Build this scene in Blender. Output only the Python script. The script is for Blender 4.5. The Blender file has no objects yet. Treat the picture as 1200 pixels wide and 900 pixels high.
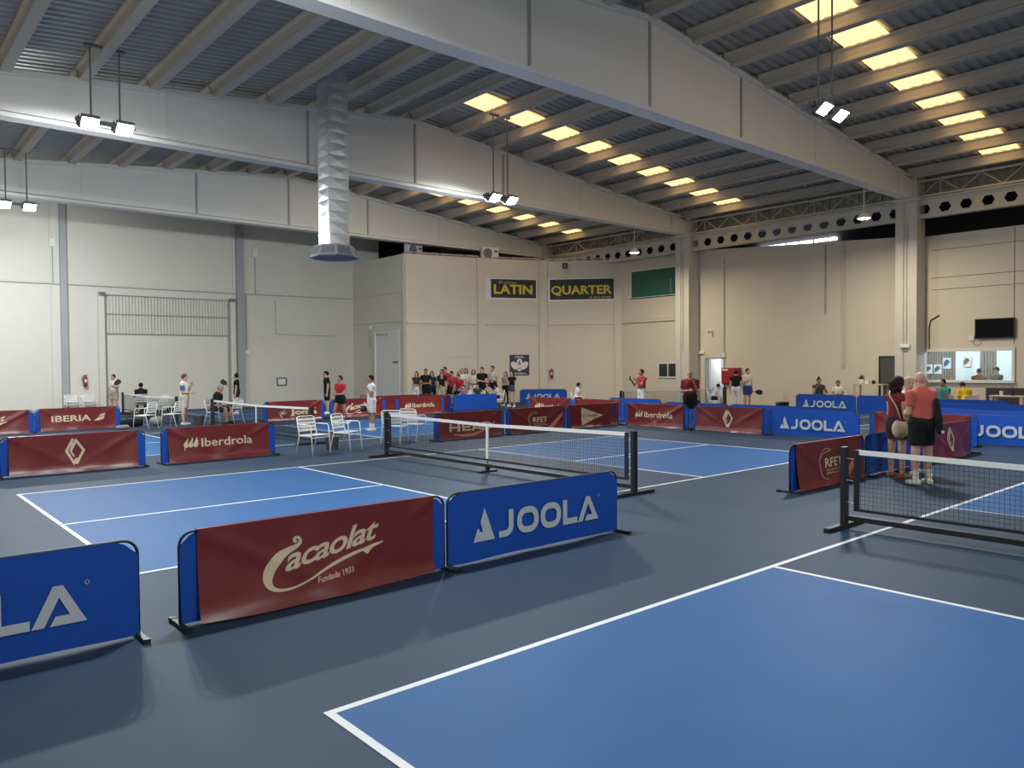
import bpy, bmesh, math, random
import numpy as np
from mathutils import Vector, Matrix
random.seed(7)
PI = math.pi
S = bpy.context.scene
COL = S.collection

# ------------------------------------------------------------------ camera
CAM = Vector((-1.9336, -3.8154, 1.8827))
def make_camera():
    yaw, pitch, roll = 0.7153, -0.0235, -0.0079
    f = Vector((math.sin(yaw)*math.cos(pitch), math.cos(yaw)*math.cos(pitch), math.sin(pitch)))
    r = Vector((math.cos(yaw), -math.sin(yaw), 0)); u = r.cross(f)
    r2 = r*math.cos(roll)+u*math.sin(roll); u2 = -r*math.sin(roll)+u*math.cos(roll)
    m = Matrix(((r2.x, u2.x, -f.x, CAM.x), (r2.y, u2.y, -f.y, CAM.y), (r2.z, u2.z, -f.z, CAM.z), (0, 0, 0, 1)))
    cd = bpy.data.cameras.new('camera'); cd.sensor_width = 36.0; cd.lens = 36.0*902.6/1200.0
    cd.clip_end = 200
    co = bpy.data.objects.new('camera', cd); COL.objects.link(co); co.matrix_world = m
    S.camera = co
make_camera()

# ------------------------------------------------------------------ world and exposure
S.view_settings.view_transform = 'Standard'
S.view_settings.look = 'None'
S.view_settings.gamma = 1.0
S.view_settings.use_curve_mapping = False
S.view_settings.exposure = 0.30
W = bpy.data.worlds.new('world'); S.world = W; W.use_nodes = True
W.node_tree.nodes['Background'].inputs[0].default_value = (0.75, 0.85, 1.0, 1)
W.node_tree.nodes['Background'].inputs[1].default_value = 0.6
FLOOD_W = 215.0          # one lit floodlight head
SKYLIGHT_E = 1.4         # emission of the translucent roof sheets
ROOM_W = 60.0

# ------------------------------------------------------------------ materials
MATS = {}
def mat(name, col, rough=0.6, metal=0.0, noise=0.0, scale=6.0, spec=0.5, emit=None, bump=0.0, sheen=0.0, alpha=None, col2=None):
    if name in MATS: return MATS[name]
    m = bpy.data.materials.new(name); m.use_nodes = True
    nt = m.node_tree; b = nt.nodes['Principled BSDF']
    c = (col[0], col[1], col[2], 1)
    b.inputs['Base Color'].default_value = c
    b.inputs['Roughness'].default_value = rough
    b.inputs['Metallic'].default_value = metal
    b.inputs['Specular IOR Level'].default_value = spec
    if noise > 0 or bump > 0:
        tc = nt.nodes.new('ShaderNodeTexCoord'); n = nt.nodes.new('ShaderNodeTexNoise')
        n.inputs['Scale'].default_value = scale; n.inputs['Detail'].default_value = 5.0
        nt.links.new(tc.outputs['Object'], n.inputs['Vector'])
        if noise > 0:
            r = nt.nodes.new('ShaderNodeMix'); r.data_type = 'RGBA'
            k = noise; c2 = col2 if col2 else tuple(max(0, x*(1-k)) for x in col)
            c1 = tuple(min(1, x*(1+k*0.6)) for x in col)
            r.inputs[6].default_value = (*c2, 1); r.inputs[7].default_value = (*c1, 1)
            nt.links.new(n.outputs['Fac'], r.inputs[0]); nt.links.new(r.outputs[2], b.inputs['Base Color'])
        if bump > 0:
            bp = nt.nodes.new('ShaderNodeBump'); bp.inputs['Strength'].default_value = bump; bp.inputs['Distance'].default_value = 0.01
            nt.links.new(n.outputs['Fac'], bp.inputs['Height']); nt.links.new(bp.outputs['Normal'], b.inputs['Normal'])
    if emit:
        b.inputs['Emission Color'].default_value = (*emit[0], 1); b.inputs['Emission Strength'].default_value = emit[1]
    MATS[name] = m
    return m
def cloth(col, rough=0.85):
    return mat('cloth_%02x%02x%02x' % tuple(int(x*255) for x in col), col, rough, noise=0.12, scale=14, bump=0.25, spec=0.2)
M_FLOOR = mat('acrylic_slate', (0.018, 0.041, 0.078), 0.62, noise=0.22, scale=1.3, bump=0.05, spec=0.25)
M_COURT = mat('acrylic_blue', (0.011, 0.084, 0.240), 0.60, noise=0.12, scale=2.2, bump=0.05, spec=0.26)
M_LINE = mat('line_white', (0.62, 0.64, 0.66), 0.5, noise=0.05, scale=20)
M_WALL = mat('wall_paint_warm_light', (0.69, 0.615, 0.505), 0.8, noise=0.06, scale=0.8, bump=0.08)  # corner and right walls: warm tint of the light put into the colour
M_WALLL = mat('wall_paint_cool_light', (0.67, 0.645, 0.57), 0.8, noise=0.06, scale=0.8, bump=0.08)  # left side: cooler floodlight tint put into the colour
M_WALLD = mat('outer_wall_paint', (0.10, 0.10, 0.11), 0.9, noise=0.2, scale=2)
M_CONC = mat('girder_paint', (0.73, 0.72, 0.68), 0.7, noise=0.07, scale=0.7, bump=0.06)
M_PURL = mat('purlin_concrete', (0.56, 0.51, 0.44), 0.8, noise=0.12, scale=2.0)
M_STEEL = mat('steel_paint', (0.60, 0.57, 0.50), 0.6, noise=0.06, scale=3)
M_ROOF = mat('roof_sheet', (0.46, 0.45, 0.42), 0.45, metal=0.35, noise=0.15, scale=1.5)
M_SIDING = mat('siding_sheet', (0.42, 0.38, 0.31), 0.6, noise=0.1, scale=2)
M_SKYL = mat('translucent_sheet', (0.9, 0.8, 0.55), 0.6, emit=((1.0, 0.63, 0.25), SKYLIGHT_E))
M_GALV = mat('galvanised', (0.72, 0.74, 0.74), 0.32, metal=0.9, noise=0.12, scale=9)
M_BLACK = mat('black_powdercoat', (0.012, 0.012, 0.014), 0.45)
M_RUBBER = mat('black_rubber', (0.015, 0.015, 0.016), 0.8)
M_DGREY = mat('dark_grey_paint', (0.16, 0.17, 0.19), 0.6, noise=0.05)
M_MGREY = mat('mid_grey_paint', (0.34, 0.35, 0.36), 0.6, noise=0.05)
M_BLUE = mat('barrier_fabric_blue', (0.006, 0.070, 0.40), 0.7, noise=0.1, scale=5, bump=0.15, spec=0.3)
M_BURG = mat('burgundy_vinyl', (0.160, 0.017, 0.017), 0.36, noise=0.12, scale=3, bump=0.10, spec=0.5)
M_CREAM = mat('cream_print', (0.64, 0.52, 0.35), 0.5)
M_PRINTW = mat('white_print', (0.46, 0.52, 0.58), 0.6)
M_ORANGE = mat('orange_print', (0.55, 0.19, 0.10), 0.45)
M_WHITE = mat('white_enamel', (0.78, 0.78, 0.75), 0.4, noise=0.04)
M_WHITED = mat('white_matte', (0.74, 0.74, 0.72), 0.8)
M_NET = mat('net_cord', (0.012, 0.012, 0.014), 0.7)
M_TAPE = mat('net_tape', (0.70, 0.70, 0.68), 0.7, noise=0.06, scale=10)
M_RED = mat('red_enamel', (0.26, 0.018, 0.018), 0.4)
M_GLOW = mat('flood_lens', (1, 1, 1), 0.3, emit=((0.95, 0.98, 1.0), 60.0))
M_GLASS = mat('dark_window_glass', (0.03, 0.035, 0.035), 0.1)
def clear_glass():
    m = bpy.data.materials.new('clear_glass'); m.use_nodes = True; nt = m.node_tree
    for n in list(nt.nodes): nt.nodes.remove(n)
    o = nt.nodes.new('ShaderNodeOutputMaterial'); mx = nt.nodes.new('ShaderNodeMixShader')
    t = nt.nodes.new('ShaderNodeBsdfTransparent'); g = nt.nodes.new('ShaderNodeBsdfGlossy')
    g.inputs['Roughness'].default_value = 0.03; mx.inputs[0].default_value = 0.07
    nt.links.new(t.outputs[0], mx.inputs[1]); nt.links.new(g.outputs[0], mx.inputs[2]); nt.links.new(mx.outputs[0], o.inputs[0])
    return m
M_CLEAR = clear_glass()

# ------------------------------------------------------------------ mesh helpers
class MB:
    def __init__(s): s.v = []; s.f = []
    def add(s, v, f):
        n = len(s.v); s.v += [tuple(p) for p in v]; s.f += [tuple(i+n for i in q) for q in f]; return s
    def box(s, x0, x1, y0, y1, z0, z1):
        return s.add([(x0,y0,z0),(x1,y0,z0),(x1,y1,z0),(x0,y1,z0),(x0,y0,z1),(x1,y0,z1),(x1,y1,z1),(x0,y1,z1)],
                     [(0,3,2,1),(4,5,6,7),(0,1,5,4),(1,2,6,5),(2,3,7,6),(3,0,4,7)])
    def bevbox(s, x0, x1, y0, y1, z0, z1, b=0.01):
        bm = bmesh.new(); bmesh.ops.create_cube(bm, size=1)
        for v in bm.verts: v.co = Vector(((x0+x1)/2+v.co.x*(x1-x0), (y0+y1)/2+v.co.y*(y1-y0), (z0+z1)/2+v.co.z*(z1-z0)))
        bmesh.ops.bevel(bm, geom=list(bm.edges), offset=b, segments=2, affect='EDGES', profile=0.5)
        bm.verts.index_update(); s.add([v.co[:] for v in bm.verts], [[v.index for v in f.verts] for f in bm.faces]); bm.free(); return s
    def prism(s, pts, axis, a, b):
        # pts: polygon in the two remaining axes (cyclic order), extruded along axis from a to b
        def P(p, t):
            return {'x': (t, p[0], p[1]), 'y': (p[0], t, p[1]), 'z': (p[0], p[1], t)}[axis]
        n = len(pts)
        return s.add([P(p, a) for p in pts]+[P(p, b) for p in pts],
                     [tuple(range(n))[::-1], tuple(range(n, 2*n))]+[(i, (i+1) % n, n+(i+1) % n, n+i) for i in range(n)])
    def tube(s, path, r, n=8, cap=True):
        path = [Vector(p) for p in path]; rr = r if isinstance(r, (list, tuple)) else [r]*len(path)
        V = []; prev = None
        for i, p in enumerate(path):
            d = (path[min(i+1, len(path)-1)]-path[max(i-1, 0)]).normalized()
            if prev is None:
                a = Vector((0, 0, 1)) if abs(d.z) < 0.9 else Vector((1, 0, 0)); u = d.cross(a).normalized()
            else: u = (prev-d*prev.dot(d)).normalized()
            w = d.cross(u); prev = u
            for k in range(n):
                t = 2*PI*k/n; V.append(p+(u*math.cos(t)+w*math.sin(t))*rr[i])
        F = []
        for i in range(len(path)-1):
            for k in range(n): F.append((i*n+k, i*n+(k+1) % n, (i+1)*n+(k+1) % n, (i+1)*n+k))
        if cap: F += [tuple(range(n))[::-1], tuple(range((len(path)-1)*n, len(path)*n))]
        return s.add(V, F)
    def lathe(s, prof, c=(0, 0, 0), n=20):
        V = []; F = []
        for r, z in prof:
            for k in range(n): V.append((c[0]+r*math.cos(2*PI*k/n), c[1]+r*math.sin(2*PI*k/n), c[2]+z))
        for i in range(len(prof)-1):
            for k in range(n): F.append((i*n+k, i*n+(k+1) % n, (i+1)*n+(k+1) % n, (i+1)*n+k))
        F += [tuple(range(n))[::-1], tuple(range((len(prof)-1)*n, len(prof)*n))]
        return s.add(V, F)
    def ell(s, c, r, nu=14, nv=9):
        V = [(c[0], c[1], c[2]-r[2])]; F = []
        for j in range(1, nv):
            a = -PI/2+PI*j/nv
            for k in range(nu): V.append((c[0]+r[0]*math.cos(a)*math.cos(2*PI*k/nu), c[1]+r[1]*math.cos(a)*math.sin(2*PI*k/nu), c[2]+r[2]*math.sin(a)))
        V.append((c[0], c[1], c[2]+r[2])); L = len(V)-1
        for k in range(nu):
            F.append((0, 1+(k+1) % nu, 1+k)); F.append((L, 1+(nv-2)*nu+k, 1+(nv-2)*nu+(k+1) % nu))
        for j in range(nv-2):
            for k in range(nu): F.append((1+j*nu+k, 1+j*nu+(k+1) % nu, 1+(j+1)*nu+(k+1) % nu, 1+(j+1)*nu+k))
        return s.add(V, F)
    def grid(s, fn, nu, nv):
        V = [fn(i/nu, j/nv) for j in range(nv+1) for i in range(nu+1)]
        return s.add(V, [(j*(nu+1)+i, j*(nu+1)+i+1, (j+1)*(nu+1)+i+1, (j+1)*(nu+1)+i) for j in range(nv) for i in range(nu)])
    def mesh(s, name, m, smooth=False):
        me = bpy.data.meshes.new(name); me.from_pydata(s.v, [], s.f)
        if m: me.materials.append(m)
        if smooth: me.polygons.foreach_set('use_smooth', [True]*len(me.polygons))
        me.update(); return me
    def build(s, name, m, parent=None, smooth=False, loc=None, rz=0.0):
        return link(name, s.mesh(name, m, smooth), parent, loc, rz)
def link(name, me, parent=None, loc=None, rz=0.0):
    o = bpy.data.objects.new(name, me); COL.objects.link(o)
    if parent is not None: o.parent = parent
    if loc is not None: o.location = loc
    if rz: o.rotation_euler = (0, 0, rz)
    return o
def tag(o, label=None, cat=None, group=None, kind=None):
    if label: o['label'] = label
    if cat: o['category'] = cat
    if group: o['group'] = group
    if kind: o['kind'] = kind
    return o
def empty(name, loc=(0, 0, 0), rz=0.0):
    o = bpy.data.objects.new(name, None); COL.objects.link(o); o.location = loc; o.rotation_euler = (0, 0, rz); o.empty_display_size = 0.1
    return o
def struct(o): o['kind'] = 'structure'; return o
def copy_tree(src, parent=None):
    c = src.copy(); COL.objects.link(c); c.parent = parent
    for ch in src.children: copy_tree(ch, c)
    return c
def smooth_all(o):
    o.data.polygons.foreach_set('use_smooth', [True]*len(o.data.polygons))

# ------------------------------------------------------------------ flat print: strokes, letters
def tape(path, w, closed=False):
    """a flat stroke along a path of (x,y); w a number or one per point. returns verts2d, faces"""
    n = len(path); ws = w if isinstance(w, (list, tuple)) else [w]*n
    V = []
    for i in range(n):
        if closed: a, b, c = path[i-1], path[i], path[(i+1) % n]
        else: a, b, c = path[max(i-1, 0)], path[i], path[min(i+1, n-1)]
        d1 = Vector((b[0]-a[0], b[1]-a[1])); d2 = Vector((c[0]-b[0], c[1]-b[1]))
        if d1.length < 1e-9: d1 = d2
        if d2.length < 1e-9: d2 = d1
        d1.normalize(); d2.normalize()
        n1 = Vector((-d1.y, d1.x)); n2 = Vector((-d2.y, d2.x)); m = (n1+n2)
        if m.length < 1e-6: m = n1
        m.normalize(); k = 1/max(0.45, m.dot(n1))
        V += [(b[0]+m.x*k*ws[i]/2, b[1]+m.y*k*ws[i]/2), (b[0]-m.x*k*ws[i]/2, b[1]-m.y*k*ws[i]/2)]
    F = []
    for i in range(n if closed else n-1):
        j = (i+1) % n; F.append((2*i, 2*i+1, 2*j+1, 2*j))
    return V, F
class P2:
    """2-D print artwork"""
    def __init__(s): s.v = []; s.f = []; s.k = []
    def add(s, V, F, ox=0, oy=0, sx=1, sy=None, K=None):
        sy = sx if sy is None else sy
        base = (max(s.k)+1) if s.k else 0
        s.k += [base+q for q in K] if K else [base]*len(V)
        n = len(s.v); s.v += [(ox+x*sx, oy+y*sy) for x, y in V]; s.f += [tuple(i+n for i in q) for q in F]; return s
    def poly(s, pts): return s.add(pts, [tuple(range(len(pts)))])
    def stroke(s, path, w, closed=False): return s.add(*tape(path, w, closed))
    def art(s, o, ox=0, oy=0, sx=1, sy=None): return s.add(o.v, o.f, ox, oy, sx, sy, o.k)
    def box(s):
        xs = [p[0] for p in s.v]; ys = [p[1] for p in s.v]; return min(xs), max(xs), min(ys), max(ys)
    def fit(s, x0, y0, w=None, h=None, sx=None):
        a, b, c, d = s.box()
        kx = (w/(b-a)) if w else None; ky = (h/(d-c)) if h else None
        if kx is None: kx = ky
        if ky is None: ky = kx
        s.v = [(x0+(x-a)*kx, y0+(y-c)*ky) for x, y in s.v]; return s
TEXTS = {}
def text2(txt, bold=0.0, shear=0.0, spacing=1.0):
    cu = bpy.data.curves.new('print', 'FONT'); cu.body = txt; cu.size = 1.0; cu.offset = bold; cu.shear = shear; cu.space_character = spacing
    cu.resolution_u = 3
    ob = bpy.data.objects.new('print', cu); COL.objects.link(ob)
    bpy.context.view_layer.update()
    dg = bpy.context.evaluated_depsgraph_get(); ev = ob.evaluated_get(dg); me = ev.to_mesh()
    a = P2(); a.v = [(v.co.x, v.co.y) for v in me.vertices]; a.f = [tuple(p.vertices) for p in me.polygons]; a.k = [0]*len(a.v)
    ev.to_mesh_clear(); bpy.data.objects.remove(ob); bpy.data.curves.remove(cu)
    return a
def arc(cx, cy, rx, ry, a0, a1, n=14):
    return [(cx+rx*math.cos(math.radians(a0+(a1-a0)*i/n)), cy+ry*math.sin(math.radians(a0+(a1-a0)*i/n))) for i in range(n+1)]
def bez(p0, p1, p2, p3, n=12):
    out = []
    for i in range(n+1):
        t = i/n; u = 1-t
        out.append(tuple(u**3*p0[k]+3*u*u*t*p1[k]+3*u*t*t*p2[k]+t**3*p3[k] for k in (0, 1)))
    return out
def rrect(x0, x1, y0, y1, r, n=5):
    return arc(x1-r, y1-r, r, r, 0, 90, n)+arc(x0+r, y1-r, r, r, 90, 180, n)+arc(x0+r, y0+r, r, r, 180, 270, n)+arc(x1-r, y0+r, r, r, 270, 360, n)

def art_joola(mark=True):
    a = P2(); x = 0.0; t = 0.24
    if mark:
        a.poly([(0, 0), (1.0, 0), (0.52, 1.22), (0.33, 0.72), (0.44, 0.34), (0.30, 0.34), (0.26, 0.47), (0.185, 0.47)])
        x = 1.18
    a.stroke([(x+0.62, 1.0), (x+0.62, 0.42)]+arc(x+0.36, 0.42, 0.26, 0.30, 0, -90, 7)+[(x+0.02, 0.12)], t); x += 0.92
    for _ in range(2):
        a.stroke(rrect(x+t/2, x+1.12-t/2, t/2, 1-t/2, 0.34, 6), t, True); x += 1.22
    a.stroke([(x+t/2, 1.0), (x+t/2, t/2), (x+0.82, t/2)], t); x += 0.95
    a.poly([(x-0.10, 0), (x+0.17, 0), (x+0.56, 0.80), (x+0.60, 1.0), (x+0.38, 1.0)]); a.poly([(x+0.42, 1.0), (x+0.60, 1.0), (x+1.06, 0.12), (x+0.80, 0.12), (x+0.46, 0.80)])
    a.poly([(x+0.30, 0), (x+0.42, 0.24), (x+1.0, 0.24), (x+1.13, 0)]); x += 1.12
    a.stroke(arc(x+0.02, 0.98, 0.05, 0.05, 0, 360, 10), 0.018)
    return a
def art_leaves():
    a = P2()
    for k in range(3):
        ox = 0.36*k; h = 1.0+0.06*k
        L = bez((ox+0.30, h), (ox+0.26, 0.72), (ox-0.04, 0.62), (ox+0.0, 0.30), 8)+bez((ox+0.0, 0.30), (ox+0.03, 0.08), (ox+0.30, 0.06), (ox+0.36, 0.26), 6)[1:]
        Rr = bez((ox+0.36, 0.26), (ox+0.44, 0.55), (ox+0.36, 0.80), (ox+0.30, h), 7)[1:-1] if k == 2 else bez((ox+0.33, 0.20), (ox+0.26, 0.34), (ox+0.26, 0.62), (ox+0.36, 0.84), 6)
        a.poly(L+Rr)
    a.stroke([(0.10, 0.2), (0.06, -0.12)], 0.07)
    return a
def art_iberdrola():
    a = P2(); a.art(art_leaves(), 0, 0, 1.0)
    t = text2('Iberdrola', 0.012); t.fit(1.35, 0.12, h=0.80); a.art(t); return a
def art_diamond():
    a = P2(); w = 0.15
    a.stroke([(0.62, 0.35), (0.50, 0.14), (0.0+0.10, 0.98), (0.50, 1.84), (0.59, 1.70)][::-1], w)
    a.stroke([(0.36, 1.98), (0.44, 1.98-0.02), (0.86, 1.10), (0.44, 0.28)][1:], w)
    a = P2()
    a.stroke([(0.40, 1.92), (0.02, 1.02), (0.42, 0.10), (0.60, 0.46)], w)
    a.stroke([(0.24, 0.98), (0.56, 1.78), (0.98, 1.02), (0.55, 0.02)], w)
    a.stroke([(0.40, 1.62), (0.24, 1.02), (0.44, 0.58)], 0.10)
    return a
def art_rfet():
    a = P2()
    a.stroke(arc(0.56, 0.62, 0.56, 0.98, 205, 60, 18), 0.035)
    a.stroke(bez((0.10, 1.02), (0.30, 1.36), (0.60, 1.40), (0.86, 1.42), 10), 0.035)
    a.stroke(bez((0.05, 0.20), (0.12, -0.30), (0.35, -0.5), (0.55, -0.52), 8), 0.035)
    t = text2('RFET', 0.02); t.fit(0.42, 0.30, w=1.35, h=0.62); a.art(t)
    t = text2('REAL FEDERACIÓN', 0.0); t.fit(0.44, 0.06, w=1.15, h=0.13); a.art(t)
    t = text2('ESPAÑOLA DE TENIS', 0.01); t.fit(0.44, -0.16, w=1.33, h=0.15); a.art(t)
    return a
def art_head():
    a = P2(); x = 0; w = 0.26
    a.stroke([(0.13, 0), (0.13, 1)], w); a.stroke([(0.95, 0), (0.95, 1)], w); a.stroke([(0.1, 0.5), (1.0, 0.5)], 0.2)
    a.stroke([(1.44, 0), (1.44, 1)], w)
    for y in (0.1, 0.5, 0.9): a.stroke([(1.4, y), (2.25, y)], 0.2)
    a.stroke([(2.42, 0), (2.90, 0.9), (3.05, 0.9), (3.35, 0)], 0.25); a.stroke([(2.7, 0.28), (3.25, 0.28)], 0.18)
    a.stroke([(3.60, 0), (3.60, 1)], w); a.stroke([(3.5, 0.1), (4.2, 0.1), (4.45, 0.3), (4.45, 0.7), (4.2, 0.9), (3.5, 0.9)], 0.2)
    return a
def art_iberia():
    a = text2('IBERIA', 0.02); a.fit(0, 0, w=2.3, h=0.5)
    a.poly([(2.45, -0.05), (2.70, 0.20), (2.98, 0.30), (3.02, 0.12), (2.80, -0.02)])
    a.poly([(2.72, 0.28), (2.90, 0.50), (3.16, 0.60), (3.14, 0.48), (2.98, 0.36)])
    a.poly([(2.95, 0.20), (3.06, 0.40), (3.12, 0.42), (3.06, 0.10), (2.90, 0.02)])
    return a
def art_joma():
    a = P2()
    for k in range(7):
        t = 2*PI*k/7+0.3; c = math.cos(t); s = math.sin(t)
        a.poly([(0.35+0.05*-s, 0.4+0.05*c), (0.35+0.36*c, 0.4+0.36*s), (0.35+0.05*s, 0.4-0.05*c)])
    a.stroke(bez((0.2, 0.3), (0.1, 0.1), (0.25, 0.0), (0.3, -0.1), 5), 0.08)
    t = text2('Joma', 0.05); t.fit(0.85, 0.0, w=2.0, h=0.72); a.art(t)
    a.stroke([(0.95, 0.72), (2.8, 0.80)], 0.06)
    return a
def art_script():
    a = P2()
    t = text2('acaolat', 0.018, 0.33, 0.92); t.fit(0, 0, w=2.55, h=0.72)
    t.v = [(x, y+0.22*x) for x, y in t.v]
    a.art(t, 0.55, 0.12)
    C = bez((0.95, 1.12), (1.05, 0.80), (0.62, 0.90), (0.34, 0.52), 9)+bez((0.34, 0.52), (0.02, 0.05), (0.05, -0.42), (0.55, -0.42), 9)[1:]+bez((0.55, -0.42), (1.15, -0.42), (1.4, 0.02), (2.3, 0.30), 10)[1:]+bez((2.3, 0.30), (2.6, 0.40), (2.9, 0.40), (3.2, 0.52), 6)[1:]
    n = len(C); ws = []
    for i in range(n):
        u = i/(n-1); ws.append(0.06+0.22*math.exp(-((u-0.28)/0.16)**2)+0.05*math.exp(-((u-0.8)/0.1)**2))
    a.stroke(C, ws)
    a.stroke(bez((0.95, 1.12), (0.85, 1.22), (0.76, 1.10), (0.86, 1.0), 6), 0.08)
    a.poly([(3.25, 0.56), (2.95, 0.52), (2.55, 0.40), (2.72, 0.20), (2.86, 0.36)])
    t = text2('Fundada 1933', 0.012); t.fit(1.35, -0.42, w=0.95, h=0.20); t.v = [(x, y+0.15*(x-1.35)) for x, y in t.v]; a.art(t)
    return a

# ------------------------------------------------------------------ the setting
XC = 28.0            # column line
RX, RZ, RS = 12.8, 10.5, 0.10     # ridge position, roof height at the ridge, slope
XW = 28.5            # inner face of the right wall
YL = 33.0            # inner face of the left wall
def roofz(x): return RZ-RS*abs(x-RX)
BEAMS = (-1.9, 8.13, 18.15, 27.9)

floor = struct(MB().box(-3.2, 38, -13, 40, -0.2, 0.0).build('floor', M_FLOOR))
def court_line(x0, x1, y0, y1): MB().box(x0, x1, y0, y1, 0.002, 0.0045).build('court_line', M_LINE, floor)
def court_x(bx, by):
    for a, b in ((0, 4.57), (8.84, 13.41)):
        MB().box(bx+a, bx+b, by, by+6.1, 0.0, 0.0025).build('court_paint', M_COURT, floor)
        court_line(bx+a, bx+b, by+3.025, by+3.075)
    for y in (by, by+6.05): court_line(bx, bx+13.41, y, y+0.05)
    for x in (0, 4.52, 8.84, 13.36): court_line(bx+x, bx+x+0.05, by+0.05, by+6.05)
def court_y(bx, by):
    for a, b in ((0, 4.57), (8.84, 13.41)):
        MB().box(bx, bx+6.1, by+a, by+b, 0.0, 0.0025).build('court_paint', M_COURT, floor)
        court_line(bx+3.025, bx+3.075, by+a, by+b)
    for x in (bx, bx+6.05): court_line(x, x+0.05, by, by+13.41)
    for y in (0, 4.52, 8.84, 13.36): court_line(bx+0.05, bx+6.05, by+y, by+y+0.05)
court_x(0, -6.1); court_x(0, 3.727); court_x(0, 13.9); court_x(0, 24.0)
court_y(20.1, 8.3); court_y(20.1, -6.6)

# walls
def wall(name, parts, m=M_WALL):
    b = MB()
    for p in parts: b.box(*p)
    return struct(b.build(name, m))
def panels(parent, axis, face, u0, u1, zs, us, proud=0.02, gap=0.012, sign=-1, m=M_WALL, skip=()):
    """cladding panels with open joints on an axis-aligned wall; axis is the wall's normal"""
    k = 0
    ul = [u0]+list(us)+[u1]
    for i in range(len(ul)-1):
        for j in range(len(zs)-1):
            if (i, j) in skip: continue
            a, b, c, d = ul[i]+gap, ul[i+1]-gap, zs[j]+(gap if j else 0), zs[j+1]-gap
            f0, f1 = sorted((face, face+sign*proud))
            (MB().box(a, b, f0, f1, c, d) if axis == 'y' else MB().box(f0, f1, a, b, c, d)).build('wall_panel', m, parent)
# left wall: the long wall behind the far courts
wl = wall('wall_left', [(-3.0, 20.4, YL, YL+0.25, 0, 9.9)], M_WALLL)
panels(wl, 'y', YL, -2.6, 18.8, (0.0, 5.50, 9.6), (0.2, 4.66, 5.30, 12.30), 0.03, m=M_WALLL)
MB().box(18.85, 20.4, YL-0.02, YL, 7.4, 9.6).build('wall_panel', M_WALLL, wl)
# grey steel posts on the left wall
for x, w_ in ((5.12, 0.24), (12.62, 0.34)):
    o = struct(MB().box(x-w_/2, x+w_/2, YL-0.20, YL-0.03, 0, 9.5).build('column', M_MGREY)); tag(o, 'grey steel post standing against the far wall, %s of the ribbed shutter gate' % ('before' if x < 8 else 'just past the hinge end'), 'post')
# return wall at X=18.8
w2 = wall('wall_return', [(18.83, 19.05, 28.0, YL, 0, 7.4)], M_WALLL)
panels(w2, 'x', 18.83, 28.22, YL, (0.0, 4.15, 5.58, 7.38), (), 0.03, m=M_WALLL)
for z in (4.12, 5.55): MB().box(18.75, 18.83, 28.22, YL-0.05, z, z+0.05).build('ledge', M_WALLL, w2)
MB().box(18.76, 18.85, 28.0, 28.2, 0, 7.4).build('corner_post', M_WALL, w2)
# faceted corner walls
FP = [(18.85, 28.0), (22.8, 27.0), (25.85, 25.65), (28.5, 22.7)]
TOPZ = (7.40, 7.38, 7.34)
def local_wall(name, A, B, z1, t=0.22):
    d = Vector((B[0]-A[0], B[1]-A[1], 0)); L = d.length
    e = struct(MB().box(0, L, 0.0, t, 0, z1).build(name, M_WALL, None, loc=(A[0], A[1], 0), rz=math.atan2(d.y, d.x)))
    return e, L
CW = []
for i, nm in enumerate(('wall_corner_far', 'wall_corner_middle', 'wall_corner_near')):
    e, L = local_wall(nm, FP[i], FP[i+1], TOPZ[i]); CW.append((e, L))
    pw = 0.26
    a0 = 0.06 if i == 0 else pw
    for (z0, z1) in ((0, 4.00), (4.10, TOPZ[i]-0.02)):
        if i == 0 and z0 == 0:
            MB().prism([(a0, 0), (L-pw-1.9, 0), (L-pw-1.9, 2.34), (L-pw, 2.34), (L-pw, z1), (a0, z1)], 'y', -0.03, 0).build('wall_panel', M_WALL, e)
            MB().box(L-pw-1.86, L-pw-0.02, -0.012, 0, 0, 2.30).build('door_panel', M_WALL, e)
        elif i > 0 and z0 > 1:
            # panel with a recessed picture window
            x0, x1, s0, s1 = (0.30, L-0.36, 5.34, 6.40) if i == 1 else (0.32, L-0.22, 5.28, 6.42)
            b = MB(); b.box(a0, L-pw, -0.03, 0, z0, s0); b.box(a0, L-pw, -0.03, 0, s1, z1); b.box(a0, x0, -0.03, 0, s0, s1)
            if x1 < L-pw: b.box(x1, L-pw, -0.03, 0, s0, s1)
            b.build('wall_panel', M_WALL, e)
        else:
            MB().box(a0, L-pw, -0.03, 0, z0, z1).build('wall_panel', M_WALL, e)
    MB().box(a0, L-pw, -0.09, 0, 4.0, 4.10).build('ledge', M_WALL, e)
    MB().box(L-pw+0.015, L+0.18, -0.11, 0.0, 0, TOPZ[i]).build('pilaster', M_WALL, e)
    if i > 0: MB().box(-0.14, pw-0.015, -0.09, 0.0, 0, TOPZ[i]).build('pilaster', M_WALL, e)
# right wall with door opening, window room opening
DY0, DY1, DZ = 16.42, 17.40, 2.15       # open white door
WY0, WY1, WZ0, WZ1 = 4.90, 7.80, 1.22, 2.30   # office window
WT = 6.72
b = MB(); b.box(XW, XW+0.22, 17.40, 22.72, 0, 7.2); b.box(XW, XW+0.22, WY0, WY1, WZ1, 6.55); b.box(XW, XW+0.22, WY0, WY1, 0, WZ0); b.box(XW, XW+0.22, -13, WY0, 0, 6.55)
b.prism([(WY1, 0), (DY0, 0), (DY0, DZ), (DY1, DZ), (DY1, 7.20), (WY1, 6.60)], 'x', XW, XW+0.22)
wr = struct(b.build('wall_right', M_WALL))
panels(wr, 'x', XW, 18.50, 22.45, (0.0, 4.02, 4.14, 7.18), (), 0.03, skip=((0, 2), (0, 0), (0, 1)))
MB().box(XW-0.09, XW, 18.5, 22.45, 4.03, 4.13).build('ledge', M_WALL, wr)
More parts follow.
